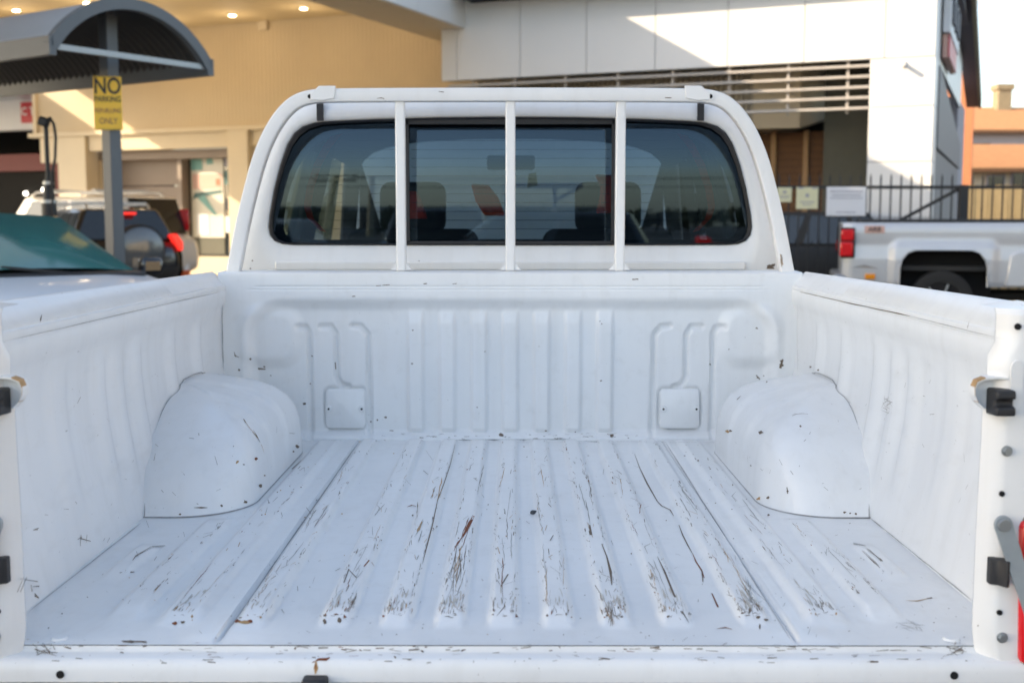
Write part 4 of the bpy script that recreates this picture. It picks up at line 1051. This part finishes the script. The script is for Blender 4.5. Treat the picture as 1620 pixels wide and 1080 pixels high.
# --- the cab itself
def cabring(y, k, dz): return [(cxw+(x-cxw)*k, y, z+dz*max(0, (z-1.3)/.5)) for x, z in cab if z > 1.29]
roofp = [(cxw+x, z) for x, z in cab_half if z > 1.69]; roofp = roofp+[(2*cxw-x, z) for x, z in reversed(roofp[:-1])]
rr2 = []
for (y, k, dz) in ((CY+.05, 1, 0), (3.7, 1.0, .010), (4.1, 1.0, .022), (4.6, .99, .020), (4.95, .97, .0), (5.02, .95, -.02)):
    rr2.append([(cxw+(x-cxw)*k, y, z+dz) for x, z in roofp])
part(MB().loft(rr2, False, False), 'roof', 'tray_clean', smooth=60)
part(MB().loft([[(p[0]*.97, p[1]+.01, p[2]-.03) for p in r] for r in rr2], False, False), 'headliner', 'liner', smooth=60)
low = lambda y, zt, w: sect(y, .48, zt, w)
part(MB().loft([[(p[0], CY+.055, p[2]) for p in sect(0, .48, 1.29, .86)], sect(4.4, .48, 1.29, .90), sect(5.5, .48, 1.27, .90), sect(5.75, .48, 1.22, .90), sect(6.4, .5, 1.16, .87), sect(6.75, .55, 1.05, .82), sect(6.85, .62, .9, .75)]), 'cab_body', 'tray_clean', smooth=60)
for s in (-1, 1):
    for (y0, y1, x0, x1, w) in ((5.68, 4.98, .80, .66, .07), (4.42, 4.36, .82, .68, .11)):
        part(MB().beam((s*x0, y0, 1.27), (s*x1, y1, 1.79), w, .06), 'pillar', 'liner', bevel=.01)
    part(MB().add([(s*.838, CY+.05, 1.28), (s*.835, 3.78, 1.28), (s*.71, 3.72, 1.74), (s*.69, CY+.05, 1.74), (s*.80, CY+.05, 1.28), (s*.80, 3.78, 1.28), (s*.67, 3.72, 1.74), (s*.65, CY+.05, 1.74)],
        [(0, 1, 2, 3), (7, 6, 5, 4), (0, 4, 5, 1), (1, 5, 6, 2), (2, 6, 7, 3), (3, 7, 4, 0)]), 'rear_pillar', 'liner', bevel=.02)
    part(MB().quad((s*.84, 3.8, 1.28), (s*.84, 5.4, 1.28), (s*.69, 4.9, 1.77), (s*.70, 3.74, 1.77)), 'side_glass', 'sideglass')
    tr_ = [(s*(.60+.03*math.sin(k/10*math.pi)+.02), 3.60, 1.40+.031*k) for k in range(11)]
    sb = [(s*.525, 3.64, 1.715), (s*.555, 3.64, 1.68), (s*.588, 3.64, 1.62), (s*.612, 3.64, 1.55), (s*.622, 3.64, 1.49), (s*.612, 3.64, 1.455), (s*.575, 3.65, 1.415)]
    sbm = MB().loft([[(x-s*.010*(1-.5*k/6), y, z), (x+s*.014, y, z+.004), (x+s*.014, y+.006, z+.004), (x-s*.010*(1-.5*k/6), y+.006, z)] for k, (x, y, z) in enumerate(sb)])
    part(sbm, 'seat_belt', 'redcloth', smooth=40)
    # front and rear seats
    seat = part(MB().box((s*.37, 4.42, 1.10), (.50, .14, .64), (R(-8), 0, 0)), 'front_seat', 'seat', bevel=.05, seg=4)
    part(MB().box((s*.37, 4.47, 1.50), (.25, .10, .19), (R(-6), 0, 0)), 'headrest', 'seat', seat, bevel=.04, seg=4)
part(MB().box((0, 3.70, 1.10), (1.35, .16, .56), (R(8), 0, 0)), 'rear_seat', 'seat', bevel=.05, seg=4)
part(MB().span((-.76, 5.15, .9), (.76, 5.62, 1.27)), 'dashboard', 'interior', bevel=.05)
part(MB().span((-.80, CY+.06, .55), (.80, 5.6, .60)), 'cab_floor', 'interior')
part(MB().quad((-.78, 5.68, 1.25), (.78, 5.68, 1.25), (.66, 4.98, 1.79), (-.66, 4.98, 1.79)), 'windscreen', 'clearglass')
part(MB().tube([(.37+.17*math.cos(k*math.pi/8), 5.02, 1.16+.17*math.sin(k*math.pi/8)) for k in range(17)], .014), 'steering_wheel', 'interior', smooth=60)
part(MB().box((0, 4.93, 1.69), (.20, .03, .06)), 'rear_mirror', 'interior', bevel=.01)
def redpad(pts, y): part(MB().prism(pts, 'y', y, y+.05), 'red_seat_pad', 'redcloth', bevel=.006)
def at4(u, v, Y): d = seen(u, v); t = Y/d.y; return (CAM.x+d.x*t, CAM.z+d.z*t)
redpad([at4(u, v, 4.30) for u, v in ((646, 302), (660, 303), (667, 320), (675, 346), (644, 346))], 4.30)
redpad([at4(u, v, 4.32) for u, v in ((745, 291), (772, 292), (788, 312), (798, 336), (798, 342), (766, 341), (752, 318))], 4.32)
redpad([at4(u, v, 4.30) for u, v in ((942, 276), (972, 277), (972, 337), (944, 337), (950, 312), (951, 296))], 4.30)
part(MB().prism([at4(u, v, 5.0) for u, v in ((836, 275), (848, 273), (851, 294), (834, 297))], 'y', 5.0, 5.004), 'windscreen_sticker', 'signcream')

# --- wear marks laid on the sheet metal
bvv, bff = [], []
for m in TR:
    k = len(bvv); bvv += m.v; bff += [tuple(i+k for i in f) for f in m.f]
bvh = BVHTree.FromPolygons([tuple(v) for v in bvv], bff)
marks = {'scuff': MB(), 'rust': MB(), 'ochre': MB(), 'seam': MB(), 'grime': MB(), 'film': MB()}
def hit(u, v):
    d = seen(u, v); h, n, i, dist = bvh.ray_cast(CAM, d, 12)
    if h is None: return None
    if n.dot(d) > 0: n = -n
    return h, n
def streak(pts, w, m, jag=.35):
    """thin ragged strip along photo points; w = width in photo pixels at its middle"""
    hs_ = [hit(*p) for p in pts]
    if any(h is None for h in hs_): return
    L_ = []; R_ = []
    for i, (h, n) in enumerate(hs_):
        a, b = hs_[max(i-1, 0)][0], hs_[min(i+1, len(hs_)-1)][0]; t = (b-a)
        if t.length < 1e-6 or t.length > .5: return
        s_ = n.cross(t.normalized()); px_ = (h-CAM).length/FPX
        f = 1 if len(hs_) < 3 else (.25 if i in (0, len(hs_)-1) else 1)
        ww = w*px_*.5*f*(1+rnd.uniform(-jag, jag)); L_.append(h+s_*ww+n*.0007); R_.append(h-s_*ww+n*.0007)
    mb = marks[m]; k = len(mb.v); mb.v += L_+R_; q = len(L_)
    mb.f += [(k+i, k+i+1, k+q+i+1, k+q+i) for i in range(q-1)]
def blot(u, v, ru, rv, m, n=9, jag=.45):
    pts = []
    for k in range(n):
        a = 2*math.pi*k/n; r = 1+rnd.uniform(-jag, jag)
        h = hit(u+ru*r*math.cos(a), v+rv*r*math.sin(a))
        if h is None: return
        pts.append(h[0]+h[1]*.0007)
    if max((p-pts[0]).length for p in pts) > .25: return
    mb = marks[m]; k = len(mb.v); mb.v += pts; mb.f.append(tuple(range(k, k+n)))
def wander(p, q, n, j):
    return [(p[0]+(q[0]-p[0])*i/n+(rnd.uniform(-j, j) if 0 < i < n else 0), p[1]+(q[1]-p[1])*i/n+(rnd.uniform(-j, j) if 0 < i < n else 0)) for i in range(n+1)]
def proj(x, y, z):
    sp_, cp2 = math.sin(PITCH), math.cos(PITCH); dx, dy, dz = x-CAM.x, y-CAM.y, z-CAM.z
    zc = dy*cp2-dz*sp_; yc = dy*sp_+dz*cp2; return (815+FPX*dx/zc, 540-FPX*yc/zc)
# dark lines drawn along seams, corners and creases
def seamline(a, b, w, n=14, m='seam', j=.3): streak(wander(a, b, n, j), w, m, .5)
seamline((352, 1010), (566, 701), 1.5); seamline((1250, 1010), (1054, 701), 1.5)
seamline((42, 970), (222, 828), 1.3); seamline((1376, 818), (1543, 953), 1.4)
streak([(462, 742), (476, 729)], 3.2, 'scuff')
for a, b in (((478, 697), (700, 698)), ((720, 696), (905, 695)), ((905, 698), (1140, 700))): seamline(a, b, 1.7, 12, 'seam', .6)
seamline((351, 470), (353, 594), 1.3, 8); seamline((1262, 480), (1262, 590), 1.0, 8)
seamline((348, 462), (20, 536), .9, 12, 'seam'); seamline((1266, 462), (1440, 500), 1.3, 10, 'scuff'); seamline((1440, 500), (1590, 537), .8, 10, 'seam')
# ribs: chipped edges, thicker and denser towards the tail
for (c, yr) in ribs+[(-.503, 1.76), (.503, 1.77), (-.595, 1.85), (.60, 1.85)]:
    amt = 1.0 if abs(c) < .45 else .55
    for side in (-1, 1):
        for k in range(int(125*amt*{-.39: .7, -.261: .9, -.166: .8, -.083: 1.2, 0: .9, .085: .8, .174: 1.1, .268: 1.3, .39: 1.2}.get(c, .8))):
            t = rnd.random()**2.0; y = yr+.02+t*(1.45 if abs(c) < .55 else .50)
            if y > 3.22: continue
            clump = .5+.5*math.sin(y*13+c*40+side*2)+.3*math.sin(y*37+c*11)
            if rnd.random() > max(.06, clump)**1.6: continue
            x = c+side*(.0165+rnd.gauss(0, .0022)); ln = rnd.choice((.003, .004, .006, .009, .014, .03))*(1.2 if y < 2.2 else 1)
            a = proj(x, y, FZ+.010); b = proj(x+rnd.gauss(0, .0010), y+ln, FZ+.010)
            streak(wander(a, b, 3, .35), rnd.choice((.4, .5, .7, .8, 1.0, 1.4)), rnd.choices(('scuff', 'grime', 'rust', 'ochre'), (50, 38, 6, 6))[0], .6)
    for k in range(int(30*amt)):                                    # across the crown
        y = yr+.03+rnd.random()**1.8*1.2; x = c+rnd.uniform(-.016, .016)
        if y > 3.2 or (abs(c) > .55 and y > 2.3): continue
        a = proj(x, y, FZ+.0115); b = proj(x+rnd.gauss(0, .006), y+rnd.uniform(.005, .05), FZ+.0115)
        streak([a, b], rnd.uniform(.4, .9), rnd.choices(('scuff', 'grime', 'ochre'), (40, 50, 10))[0], .5)
    for k in range(int(7*amt)):                                     # long drag scrapes
        y = yr+.05+rnd.random()**1.4*.9; x = c+rnd.uniform(-.018, .018); ln = rnd.uniform(.06, .26)
        if y+ln > 3.2 or (abs(c) > .55 and y+ln > 2.3): continue
        dx = rnd.gauss(0, .006); n_ = 8
        streak([proj(x+dx*q/n_+rnd.gauss(0, .0006), y+ln*q/n_, FZ+.012) for q in range(n_+1)], rnd.uniform(.5, 1.2), rnd.choices(('grime', 'scuff', 'rust', 'ochre'), (50, 22, 14, 14))[0], .6)
    if abs(c) < .55:                                                # worn end of the rib
        dens = {-.39: .45, -.261: .9, -.166: .8, -.083: 1.2, 0: .5, .085: .7, .174: 1.3, .268: .7, .39: 1.2, -.503: .5, .503: .8}.get(c, .5)
        for k in range(int(10*dens)):
            x = c+rnd.uniform(-.016, .016); y = yr+.018+abs(rnd.gauss(0, .04)); a = proj(x, y, FZ+.012); b = proj(x+rnd.gauss(0, .001), y+rnd.uniform(.01, .05), FZ+.012)
            streak(wander(a, b, 3, .4), rnd.uniform(1.2, 2.6), 'film', .6)
        for k in range(int(5*dens)):
            a = proj(c-.016+rnd.uniform(0, .024), yr+.012+rnd.uniform(-.004, .012), FZ+.006); S_ = (a[0]+rnd.uniform(3, 9), a[1]+rnd.gauss(0, .8))
            streak([a, ((a[0]+S_[0])/2, a[1]+rnd.gauss(0, .8)), S_], rnd.uniform(.8, 2.2), rnd.choices(('scuff', 'rust', 'grime'), (6, 1, 3))[0], .6)
        for k in range(int(20*dens)):
            x = c+rnd.uniform(-.021, .021); y = yr+.012+abs(rnd.gauss(0, .032)); ln = rnd.uniform(.006, .030)
            a = proj(x, y, FZ+.008); b = proj(x+rnd.gauss(0, .0016), y+ln, FZ+.009)
            streak(wander(a, b, 2, .3), rnd.uniform(.5, 1.5), rnd.choices(('scuff', 'grime', 'ochre', 'rust'), (50, 25, 15, 10))[0], .6)
        for side in (-1, 1):
            for k in range(rnd.choice((0, 1, 1, 2))):
                a = proj(c+side*rnd.uniform(.010, .022), yr+rnd.uniform(.005, .025), FZ+.006)
                blot(a[0], a[1], rnd.uniform(.8, 2.4), rnd.uniform(.8, 2.2), rnd.choices(('scuff', 'rust', 'ochre'), (6, 2, 2))[0], 8, .7)
# rib scuffs on the short outer pads
for pts in (((238, 866), (215, 880), (198, 904)), ((238, 866), (262, 863)), ((190, 905), (210, 906)), ((1350, 858), (1368, 862)), ((1372, 868), (1392, 884), (1410, 906)), ((1365, 872), (1385, 890), (1398, 905))):
    for k in range(4): streak([(u+rnd.uniform(-2, 2), v+rnd.uniform(-2, 2)) for u, v in pts], rnd.uniform(.7, 1.6), rnd.choice(('scuff', 'grime')), .6)
# the named scratches
S = streak
S([(720, 702), (712, 735), (702, 765), (692, 792), (684, 830), (676, 860), (668, 892)], 1.6, 'scuff', .5)
S([(750, 816), (744, 826), (738, 838), (732, 850)], 5.0, 'rust', .3); S([(732, 850), (724, 858), (718, 872)], 2.0, 'rust')
for k in range(9): S(wander((722+rnd.uniform(-4, 14), 855+rnd.uniform(0, 40)), (716+rnd.uniform(-8, 14), 905+rnd.uniform(0, 60)), 4, 1.5), rnd.uniform(.6, 1.2), rnd.choice(('scuff', 'grime', 'ochre')))
S([(1004, 718), (1012, 740), (1024, 765), (1040, 793), (1047, 800), (1060, 806), (1066, 816)], 1.7, 'scuff', .5)
S([(1074, 830), (1080, 846), (1088, 862), (1096, 876)], 2.2, 'scuff', .5); S([(1096, 876), (1101, 888), (1110, 902), (1114, 914)], 3.0, 'rust', .5)
S([(1110, 900), (1112, 920)], 1.4, 'scuff'); S([(1126, 938), (1136, 960)], 2.2, 'rust')
S([(1135, 994), (1148, 992), (1158, 995)], 3.2, 'rust', .5)
S([(580, 884), (588, 890), (592, 896)], 3.2, 'rust', .5); S([(584, 886), (576, 896)], 2.0, 'rust')
S([(644, 802), (652, 799), (658, 801)], 3.4, 'rust', .6); blot(653, 815, 1.6, 1.4, 'scuff')
S([(668, 825), (662, 838), (660, 842)], 4, 'ochre'); S([(676, 838), (686, 836)], 4.0, 'rust', .6)
S([(552, 900), (544, 922)], 1.6, 'scuff'); S([(551, 900), (564, 914)], 1.4, 'scuff')
S([(812, 940), (796, 962), (786, 974)], 1.6, 'scuff'); S([(804, 908), (792, 928)], 1.4, 'scuff')
S([(933, 830), (935, 846), (932, 840)], 6, 'scuff', .6); S([(952, 860), (960, 880), (966, 904), (968, 925)], 3.4, 'scuff', .6)
for k in range(10): S(wander((958+rnd.uniform(-2, 14), 945+rnd.uniform(0, 20)), (966+rnd.uniform(-6, 16), 985+rnd.uniform(-10, 8)), 3, 1), rnd.uniform(.7, 1.6), rnd.choice(('scuff', 'ochre', 'grime')))
S([(1040, 880), (1052, 905), (1066, 940), (1080, 968), (1090, 985)], 2.2, 'scuff', .7)
for k in range(11): S(wander((1150+rnd.uniform(0, 45), 900+rnd.uniform(0, 60)), (1190+rnd.uniform(-10, 30), 970+rnd.uniform(-20, 14)), 4, 2), rnd.uniform(.6, 1.6), rnd.choice(('scuff', 'grime', 'grime')))
for u, v, a, b in ((1186, 966, 2.5, 4), (1200, 976, 3.5, 2), (1212, 980, 4, 1.6), (1202, 990, 1.2, 4)): blot(u, v, a, b, 'scuff')
for u, v, a, b, m in ((276, 986, 4, 2.4, 'rust'), (290, 984, 3.4, 2.2, 'scuff'), (376, 982, 4, 3, 'rust'), (396, 983, 4.5, 2.6, 'rust'), (386, 984, 8, 3, 'ochre'), (514, 984, 2.5, 4, 'scuff'), (537, 982, 2.5, 4, 'scuff')): blot(u, v, a, b, m)
S([(1432, 949), (1450, 950), (1468, 946), (1482, 945)], 2.0, 'ochre', .6); S([(1466, 946), (1474, 945)], 3, 'scuff')
for k in range(10): S(wander((1415+rnd.uniform(0, 40), 975+rnd.uniform(0, 20)), (1445+rnd.uniform(0, 20), 985+rnd.uniform(0, 14)), 3, 2), .8, 'grime')
# arches and walls
S([(386, 664), (392, 674), (400, 684), (408, 694), (414, 706), (418, 718)], 2.2, 'ochre', .5); S([(400, 680), (406, 690), (411, 700)], 4.4, 'scuff', .5); S([(385, 663), (388, 669)], 3, 'scuff')
for u, v, r, m in ((375, 731, 3, 'ochre'), (404, 726, 2.6, 'rust'), (411, 768, 3, 'scuff'), (388, 794, 3.4, 'scuff'), (418, 752, 1.6, 'scuff'), (470, 706, 3, 'scuff'), (464, 714, 1.6, 'scuff'), (350, 800, 2, 'scuff'), (285, 813, 2, 'scuff'), (369, 706, 1.2, 'grime'), (385, 735, 1.6, 'grime')): blot(u, v, r, r*.8, m)
S([(306, 803), (318, 803), (328, 803)], 2, 'scuff')
for u, v, r, m in ((1204, 684, 3.2, 'scuff'), (1151, 682, 3.2, 'ochre'), (1156, 681, 2, 'scuff'), (1266, 674, 1.8, 'scuff'), (1215, 787, 2.6, 'scuff'), (1200, 788, 3, 'ochre'), (1246, 776, 1.6, 'scuff'), (1188, 736, 1.6, 'grime'), (1336, 810, 2, 'scuff'), (1345, 811, 1.6, 'scuff'), (1354, 812, 2, 'scuff'), (1216, 814, 2, 'scuff'), (1282, 580, 1.6, 'scuff'), (1294, 585, 1.6, 'scuff')): blot(u, v, r, r*.8, m)
S([(1253, 658), (1259, 655), (1268, 654), (1278, 655)], 1.4, 'scuff', .5); S([(1166, 632), (1172, 626)], 3.2, 'scuff'); S([(1245, 770), (1246, 780)], 1.6, 'scuff')
for k in range(14): S(wander((1392+rnd.uniform(0, 22), 620+rnd.uniform(0, 30)), (1398+rnd.uniform(0, 20), 626+rnd.uniform(0, 32)), 2, 1), rnd.uniform(.5, 1.2), rnd.choice(('grime', 'scuff')))
for u, v, w_ in ((62, 502, 1.8), (1530, 512, 1.8)): S([(u, v+8), (u+1, v+4), (u+3, v-4)], w_, 'scuff')
# headboard chips
for u, v, r in ((396, 568, 2), (378, 585, 2), (418, 580, 1.6), (428, 594, 1.2), (481, 638, 2.6), (494, 563, 1.2), (491, 607, 1.6), (653, 522, 1.4), (652, 575, 1.4), (610, 660, 2), (597, 664, 1.6), (587, 667, 1.6), (755, 644, 1), (767, 556, 1), (951, 602, 1.6), (952, 512, 1.2), (949, 508, 1), (1123, 576, 1.6), (1197, 519, 1.8), (1153, 552, 1.2), (1236, 577, 3), (1236, 571, 2), (1199, 597, 2), (1213, 604, 1.6), (1208, 594, 1.2), (864, 681, 1.6), (910, 683, 1.2)):
    blot(u, v, r, r*.7, 'scuff')
S([(370, 556), (372, 563), (378, 565)], 1.6, 'scuff'); S([(408, 583), (420, 584)], 2.2, 'scuff'); S([(530, 573), (531, 584)], 1.4, 'scuff'); S([(1234, 582), (1238, 568)], 3, 'scuff'); S([(1196, 593), (1202, 600)], 1.8, 'scuff')
blot(793, 688, 4, 3, 'scuff', 10, .25); blot(968, 689, 3.2, 3, 'scuff', 10, .25)
for k in range(46):
    u, v = rnd.uniform(600, 1020), rnd.gauss(691, 3); S([(u, v), (u+rnd.uniform(2, 9), v+rnd.uniform(-1, 1))], rnd.uniform(.5, 1.3), rnd.choice(('scuff', 'grime')))
for u, v in ((605, 451), (716, 449), (595, 452), (670, 449), (1000, 442), (1080, 429), (557, 469)): S([(u, v), (u+rnd.uniform(4, 12), v-.6)], 1.2, 'scuff')
# guard and cab
for pts, w_ in ((((596, 156), (603, 155), (608, 156)), 1.2), (((606, 156), (610, 160)), 1.), (((1052, 155), (1062, 155)), 1.4), (((694, 145), (702, 146)), 1.2), (((686, 162), (689, 162)), 1.4)): S(list(pts), w_, 'scuff')
for k in range(12): S([(1216+rnd.uniform(-4, 4), 421+rnd.uniform(-2, 3)), (1219+rnd.uniform(-8, 8), 421+rnd.uniform(-4, 4))], rnd.uniform(.8, 2), 'scuff')
blot(1219, 421, 3.5, 2.5, 'scuff'); blot(399, 412, 1.3, 1.3, 'scuff'); blot(396, 425, 1.2, 1.2, 'scuff'); blot(663, 413, 1.6, 1.2, 'scuff')
for k in range(12): S([(1236+rnd.uniform(-3, 2), 412+rnd.uniform(-10, 4)), (1237+rnd.uniform(-2, 2), 420+rnd.uniform(-6, 4))], rnd.uniform(.5, 1.2), rnd.choice(('ochre', 'grime')))
# random specks on the floor and sill scuffs
for k in range(330):
    x, y = rnd.uniform(-.74, .74), 1.68+rnd.random()**1.3*1.5
    if abs(x) > .54 and y > 2.38: continue
    a = proj(x, y, FZ+.001); q = rnd.random()
    if q < .55: blot(a[0], a[1], rnd.uniform(.5, 1.5), rnd.uniform(.4, 1.1), rnd.choice(('scuff', 'grime', 'scuff', 'ochre')), 6)
    else: S([a, (a[0]+rnd.gauss(0, 6), a[1]+rnd.gauss(0, 6))], rnd.uniform(.4, .9), rnd.choice(('grime', 'grime', 'scuff')))
for k in range(170):
    u, v = rnd.uniform(70, 1530), rnd.choice((1021, 1023, 1028, 1036, 1044))+rnd.gauss(0, 2.4)
    S([(u, v), (u+rnd.uniform(3, 20)*rnd.choice((1, 1, .4)), v+rnd.gauss(0, 1.4))], rnd.uniform(.5, 1.8), rnd.choices(('scuff', 'grime', 'rust'), (55, 40, 3))[0], .6)
S([(494, 1048), (504, 1043), (516, 1043), (522, 1040)], 5, 'rust', .3); S([(500, 1046), (500, 1056), (499, 1066)], 5, 'ochre', .4); S([(498, 1040), (499, 1052), (500, 1060)], 1.6, 'rust')
for k in range(14): S([(190+rnd.uniform(0, 35), 1015+rnd.uniform(-2, 2)), (200+rnd.uniform(0, 35), 1016+rnd.uniform(-2, 2))], 1.6, 'scuff')
for k in range(16):
    for u0 in (60, 1500): S([(u0+rnd.uniform(-10, 28), 1015+rnd.uniform(-2, 24)), (u0+rnd.uniform(-10, 34), 1018+rnd.uniform(-4, 22))], rnd.uniform(.6, 1.4), rnd.choice(('scuff', 'grime')))
for u0, v0, du, dv_ in ((130, 854, 14, 10), (40, 925, 20, 14), (60, 940, 10, 14), (55, 838, 6, 14)):
    for k in range(5): S([(u0+rnd.uniform(-du, du), v0+rnd.uniform(-dv_, dv_))]+[(u0+rnd.uniform(-du, du), v0+rnd.uniform(-dv_, dv_))], rnd.uniform(.6, 1.4), 'scuff') if rnd.random() < .7 else None
for k in range(60):
    u, v = rnd.choice(((rnd.uniform(60, 220), rnd.uniform(600, 900)), (rnd.uniform(1380, 1540), rnd.uniform(600, 880)), (rnd.uniform(240, 460), rnd.uniform(640, 810)), (rnd.uniform(1160, 1370), rnd.uniform(640, 810))))
    S([(u, v), (u+rnd.gauss(0, 4), v+rnd.gauss(0, 5))], rnd.uniform(.4, .9), 'grime')
nm = {'scuff': 'scuff_marks', 'rust': 'rust_marks', 'ochre': 'pale_rust_marks', 'seam': 'seam_lines', 'grime': 'faint_scratches', 'film': 'scuff_film'}
for k, m in marks.items():
    if m.f: part(m, nm[k], k, kind='stuff', fix=False)
# pebble lying on the tray floor
pb = bmesh.new(); bmesh.ops.create_icosphere(pb, subdivisions=2, radius=.0075)
for v in pb.verts: v.co = Vector((v.co.x*1.2, v.co.y, v.co.z*.65))*(1+rnd.uniform(-.12, .12))
me = bpy.data.meshes.new('pebble'); pb.to_mesh(me); pb.free(); me.materials.append(M['stone'])
po_ = bpy.data.objects.new('pebble', me); COL.objects.link(po_)
hh = hit(845, 812); po_.location = hh[0]+Vector((0, 0, .003)); tag(po_, 'small dark pebble lying in the middle of the tray floor', 'pebble')

# ------------------------------------------------------------------ what the rear window mirrors: street behind the camera
for i, (x, y, rz, pm, lb, kw) in enumerate((
    (-3.9, -8.4, 80, 'carcream', 'cream parked car mirrored at the left end of the cab window', {}),
    (.3, -8.8, 98, 'cargrey', 'grey wagon mirrored in the left half of the centre pane', dict(H=1.56, belt=1.08, suv=True, lit=True)),
    (-1.2, -12.5, 180, 'carblack', 'black wagon mirrored behind the grey wagon', dict(H=1.62, belt=1.15, suv=True)),
    (4.6, -9.4, 85, 'carwhite', 'white car mirrored in the right pane of the cab window', {}),
    (7.4, -12.0, 90, 'carred', 'maroon car mirrored at the far right of the cab window', {}))):
    car('parked_car', lb, 'car', (x, y, 0), R(rz), pm, group='cars parked behind the photographer', **kw)
for i, (x, lean, lb) in enumerate(((-17.4, .22, 'leaning timber power pole mirrored left in the cab window'), (-13.7, .05, 'upright timber power pole mirrored beside the leaning one'))):
    p = thing('power_pole', lb, 'power pole', (x, -100-i*4, 0), 0, 'power poles mirrored in the cab window')
    MB().cyl((0, 0, 0), (lean*5.9, 0, 5.9), .34, .27, 12).build('pole', 'wood_pole', p, smooth=40)
    for z in ((5.7, 5.0) if i == 0 else (5.6,)): MB().beam((-1.9+lean*z, .25, z), (1.9+lean*z, .25, z+.05), .18, .16).build('crossarm', 'wood_pole', p)
    for xx in (-1.7, -.8, .8, 1.7): MB().cyl((xx+lean*5.6, .25, 5.75), (xx+lean*5.6, .25, 6.05), .08, n=8).build('insulator', 'chimney', p)
for k, z in enumerate((6.05, 6.05, 5.3)):
    m = MB().tube([(-60+i*6, -100.0-.1*i-.6*k, z-1.0*(1-((i-10)/10)**2)*.8) for i in range(21)], .03, 6)
    tag(m.build('power_line', 'black'), ['top power line mirrored in the cab window', 'middle power line mirrored in the cab window', 'lowest power line mirrored in the cab window'][k], 'power line')
wf = thing('loading_gantry', 'white metal loading gantry mirrored in the right half of the centre pane', 'gantry', (.6, -14, 0))
MB().span((-.8, -.05, 2.02), (.62, .05, 2.12)).build('top_beam', 'plastic', wf, bevel=.01)
for xx in (.12, -.75): MB().span((xx-.04, -.04, 0), (xx+.04, .04, 2.02)).build('post', 'plastic', wf, bevel=.01)
MB().beam((.12, .0, 1.8), (.55, 0, 2.03), .06, .06).build('brace', 'plastic', wf)
# low dark trees along the far side of the street
def tree(x, y, h, w, lb):
    t = thing('street_tree', lb, 'tree', (x, y, 0), 0, 'low trees along the street behind the photographer')
    MB().cyl((0, 0, 0), (.1, 0, h*.6), .18, .08, 8).build('trunk', 'bark', t)
    m = MB()
    for k in range(420):
        a, b = rnd.uniform(0, 6.283), rnd.uniform(-1, 1); r = (rnd.random()**.4)
        lump = 1+.25*math.sin(a*3+x)+.2*math.sin(b*5+y)
        p = Vector((w*r*lump*math.cos(a)*math.sqrt(1-b*b), w*.6*r*lump*math.sin(a)*math.sqrt(1-b*b), h*.62+h*.36*r*b*lump))
        e = Euler((rnd.uniform(0, 6), rnd.uniform(0, 6), rnd.uniform(0, 6))).to_matrix(); s_ = rnd.uniform(.18, .42)
        m.quad(*(p+e @ Vector(q)*s_ for q in ((-1, -.6, 0), (1, -.6, 0), (1, .6, 0), (-1, .6, 0))))
    m.build('crown', 'leaf', t, kind='stuff')
tx = [(-30, 3.6, 3.8), (-25, 3.0, 3.2), (-20.5, 4.2, 3.6), (-15, 3.8, 4.2), (-9.5, 3.2, 3.6), (-4.5, 3.4, 3.8), (1.0, 3.8, 3.8), (6.2, 3.0, 3.6), (11, 3.4, 3.8), (16, 4.0, 4.0), (21.5, 3.2, 3.6), (27, 3.6, 3.8)]
lbt = ['%s dark street tree from the left along the street behind the photographer' % q for q in ('first', 'second', 'third', 'fourth', 'fifth', 'sixth', 'seventh', 'eighth', 'ninth', 'tenth', 'eleventh', 'twelfth')]
for k, (x, h, w) in enumerate(tx):
    tree(x*1.5, -112-(k % 3)*3, h*.78, w*1.5, lbt[k])
gw = thing('street_wall', 'low grey building across the street mirrored in the cab window', 'building', (-16, -122, 0))
MB().span((-45, -128, 0), (12, -122, 3.0)).build('wall', 'render', gw, world=True)
mb = MB()
for k in range(14): MB().span((-42+k*3.9, -121.99, 1.2), (-40+k*3.9, -121.95, 2.4)).build('window', 'carglass', gw, world=True)
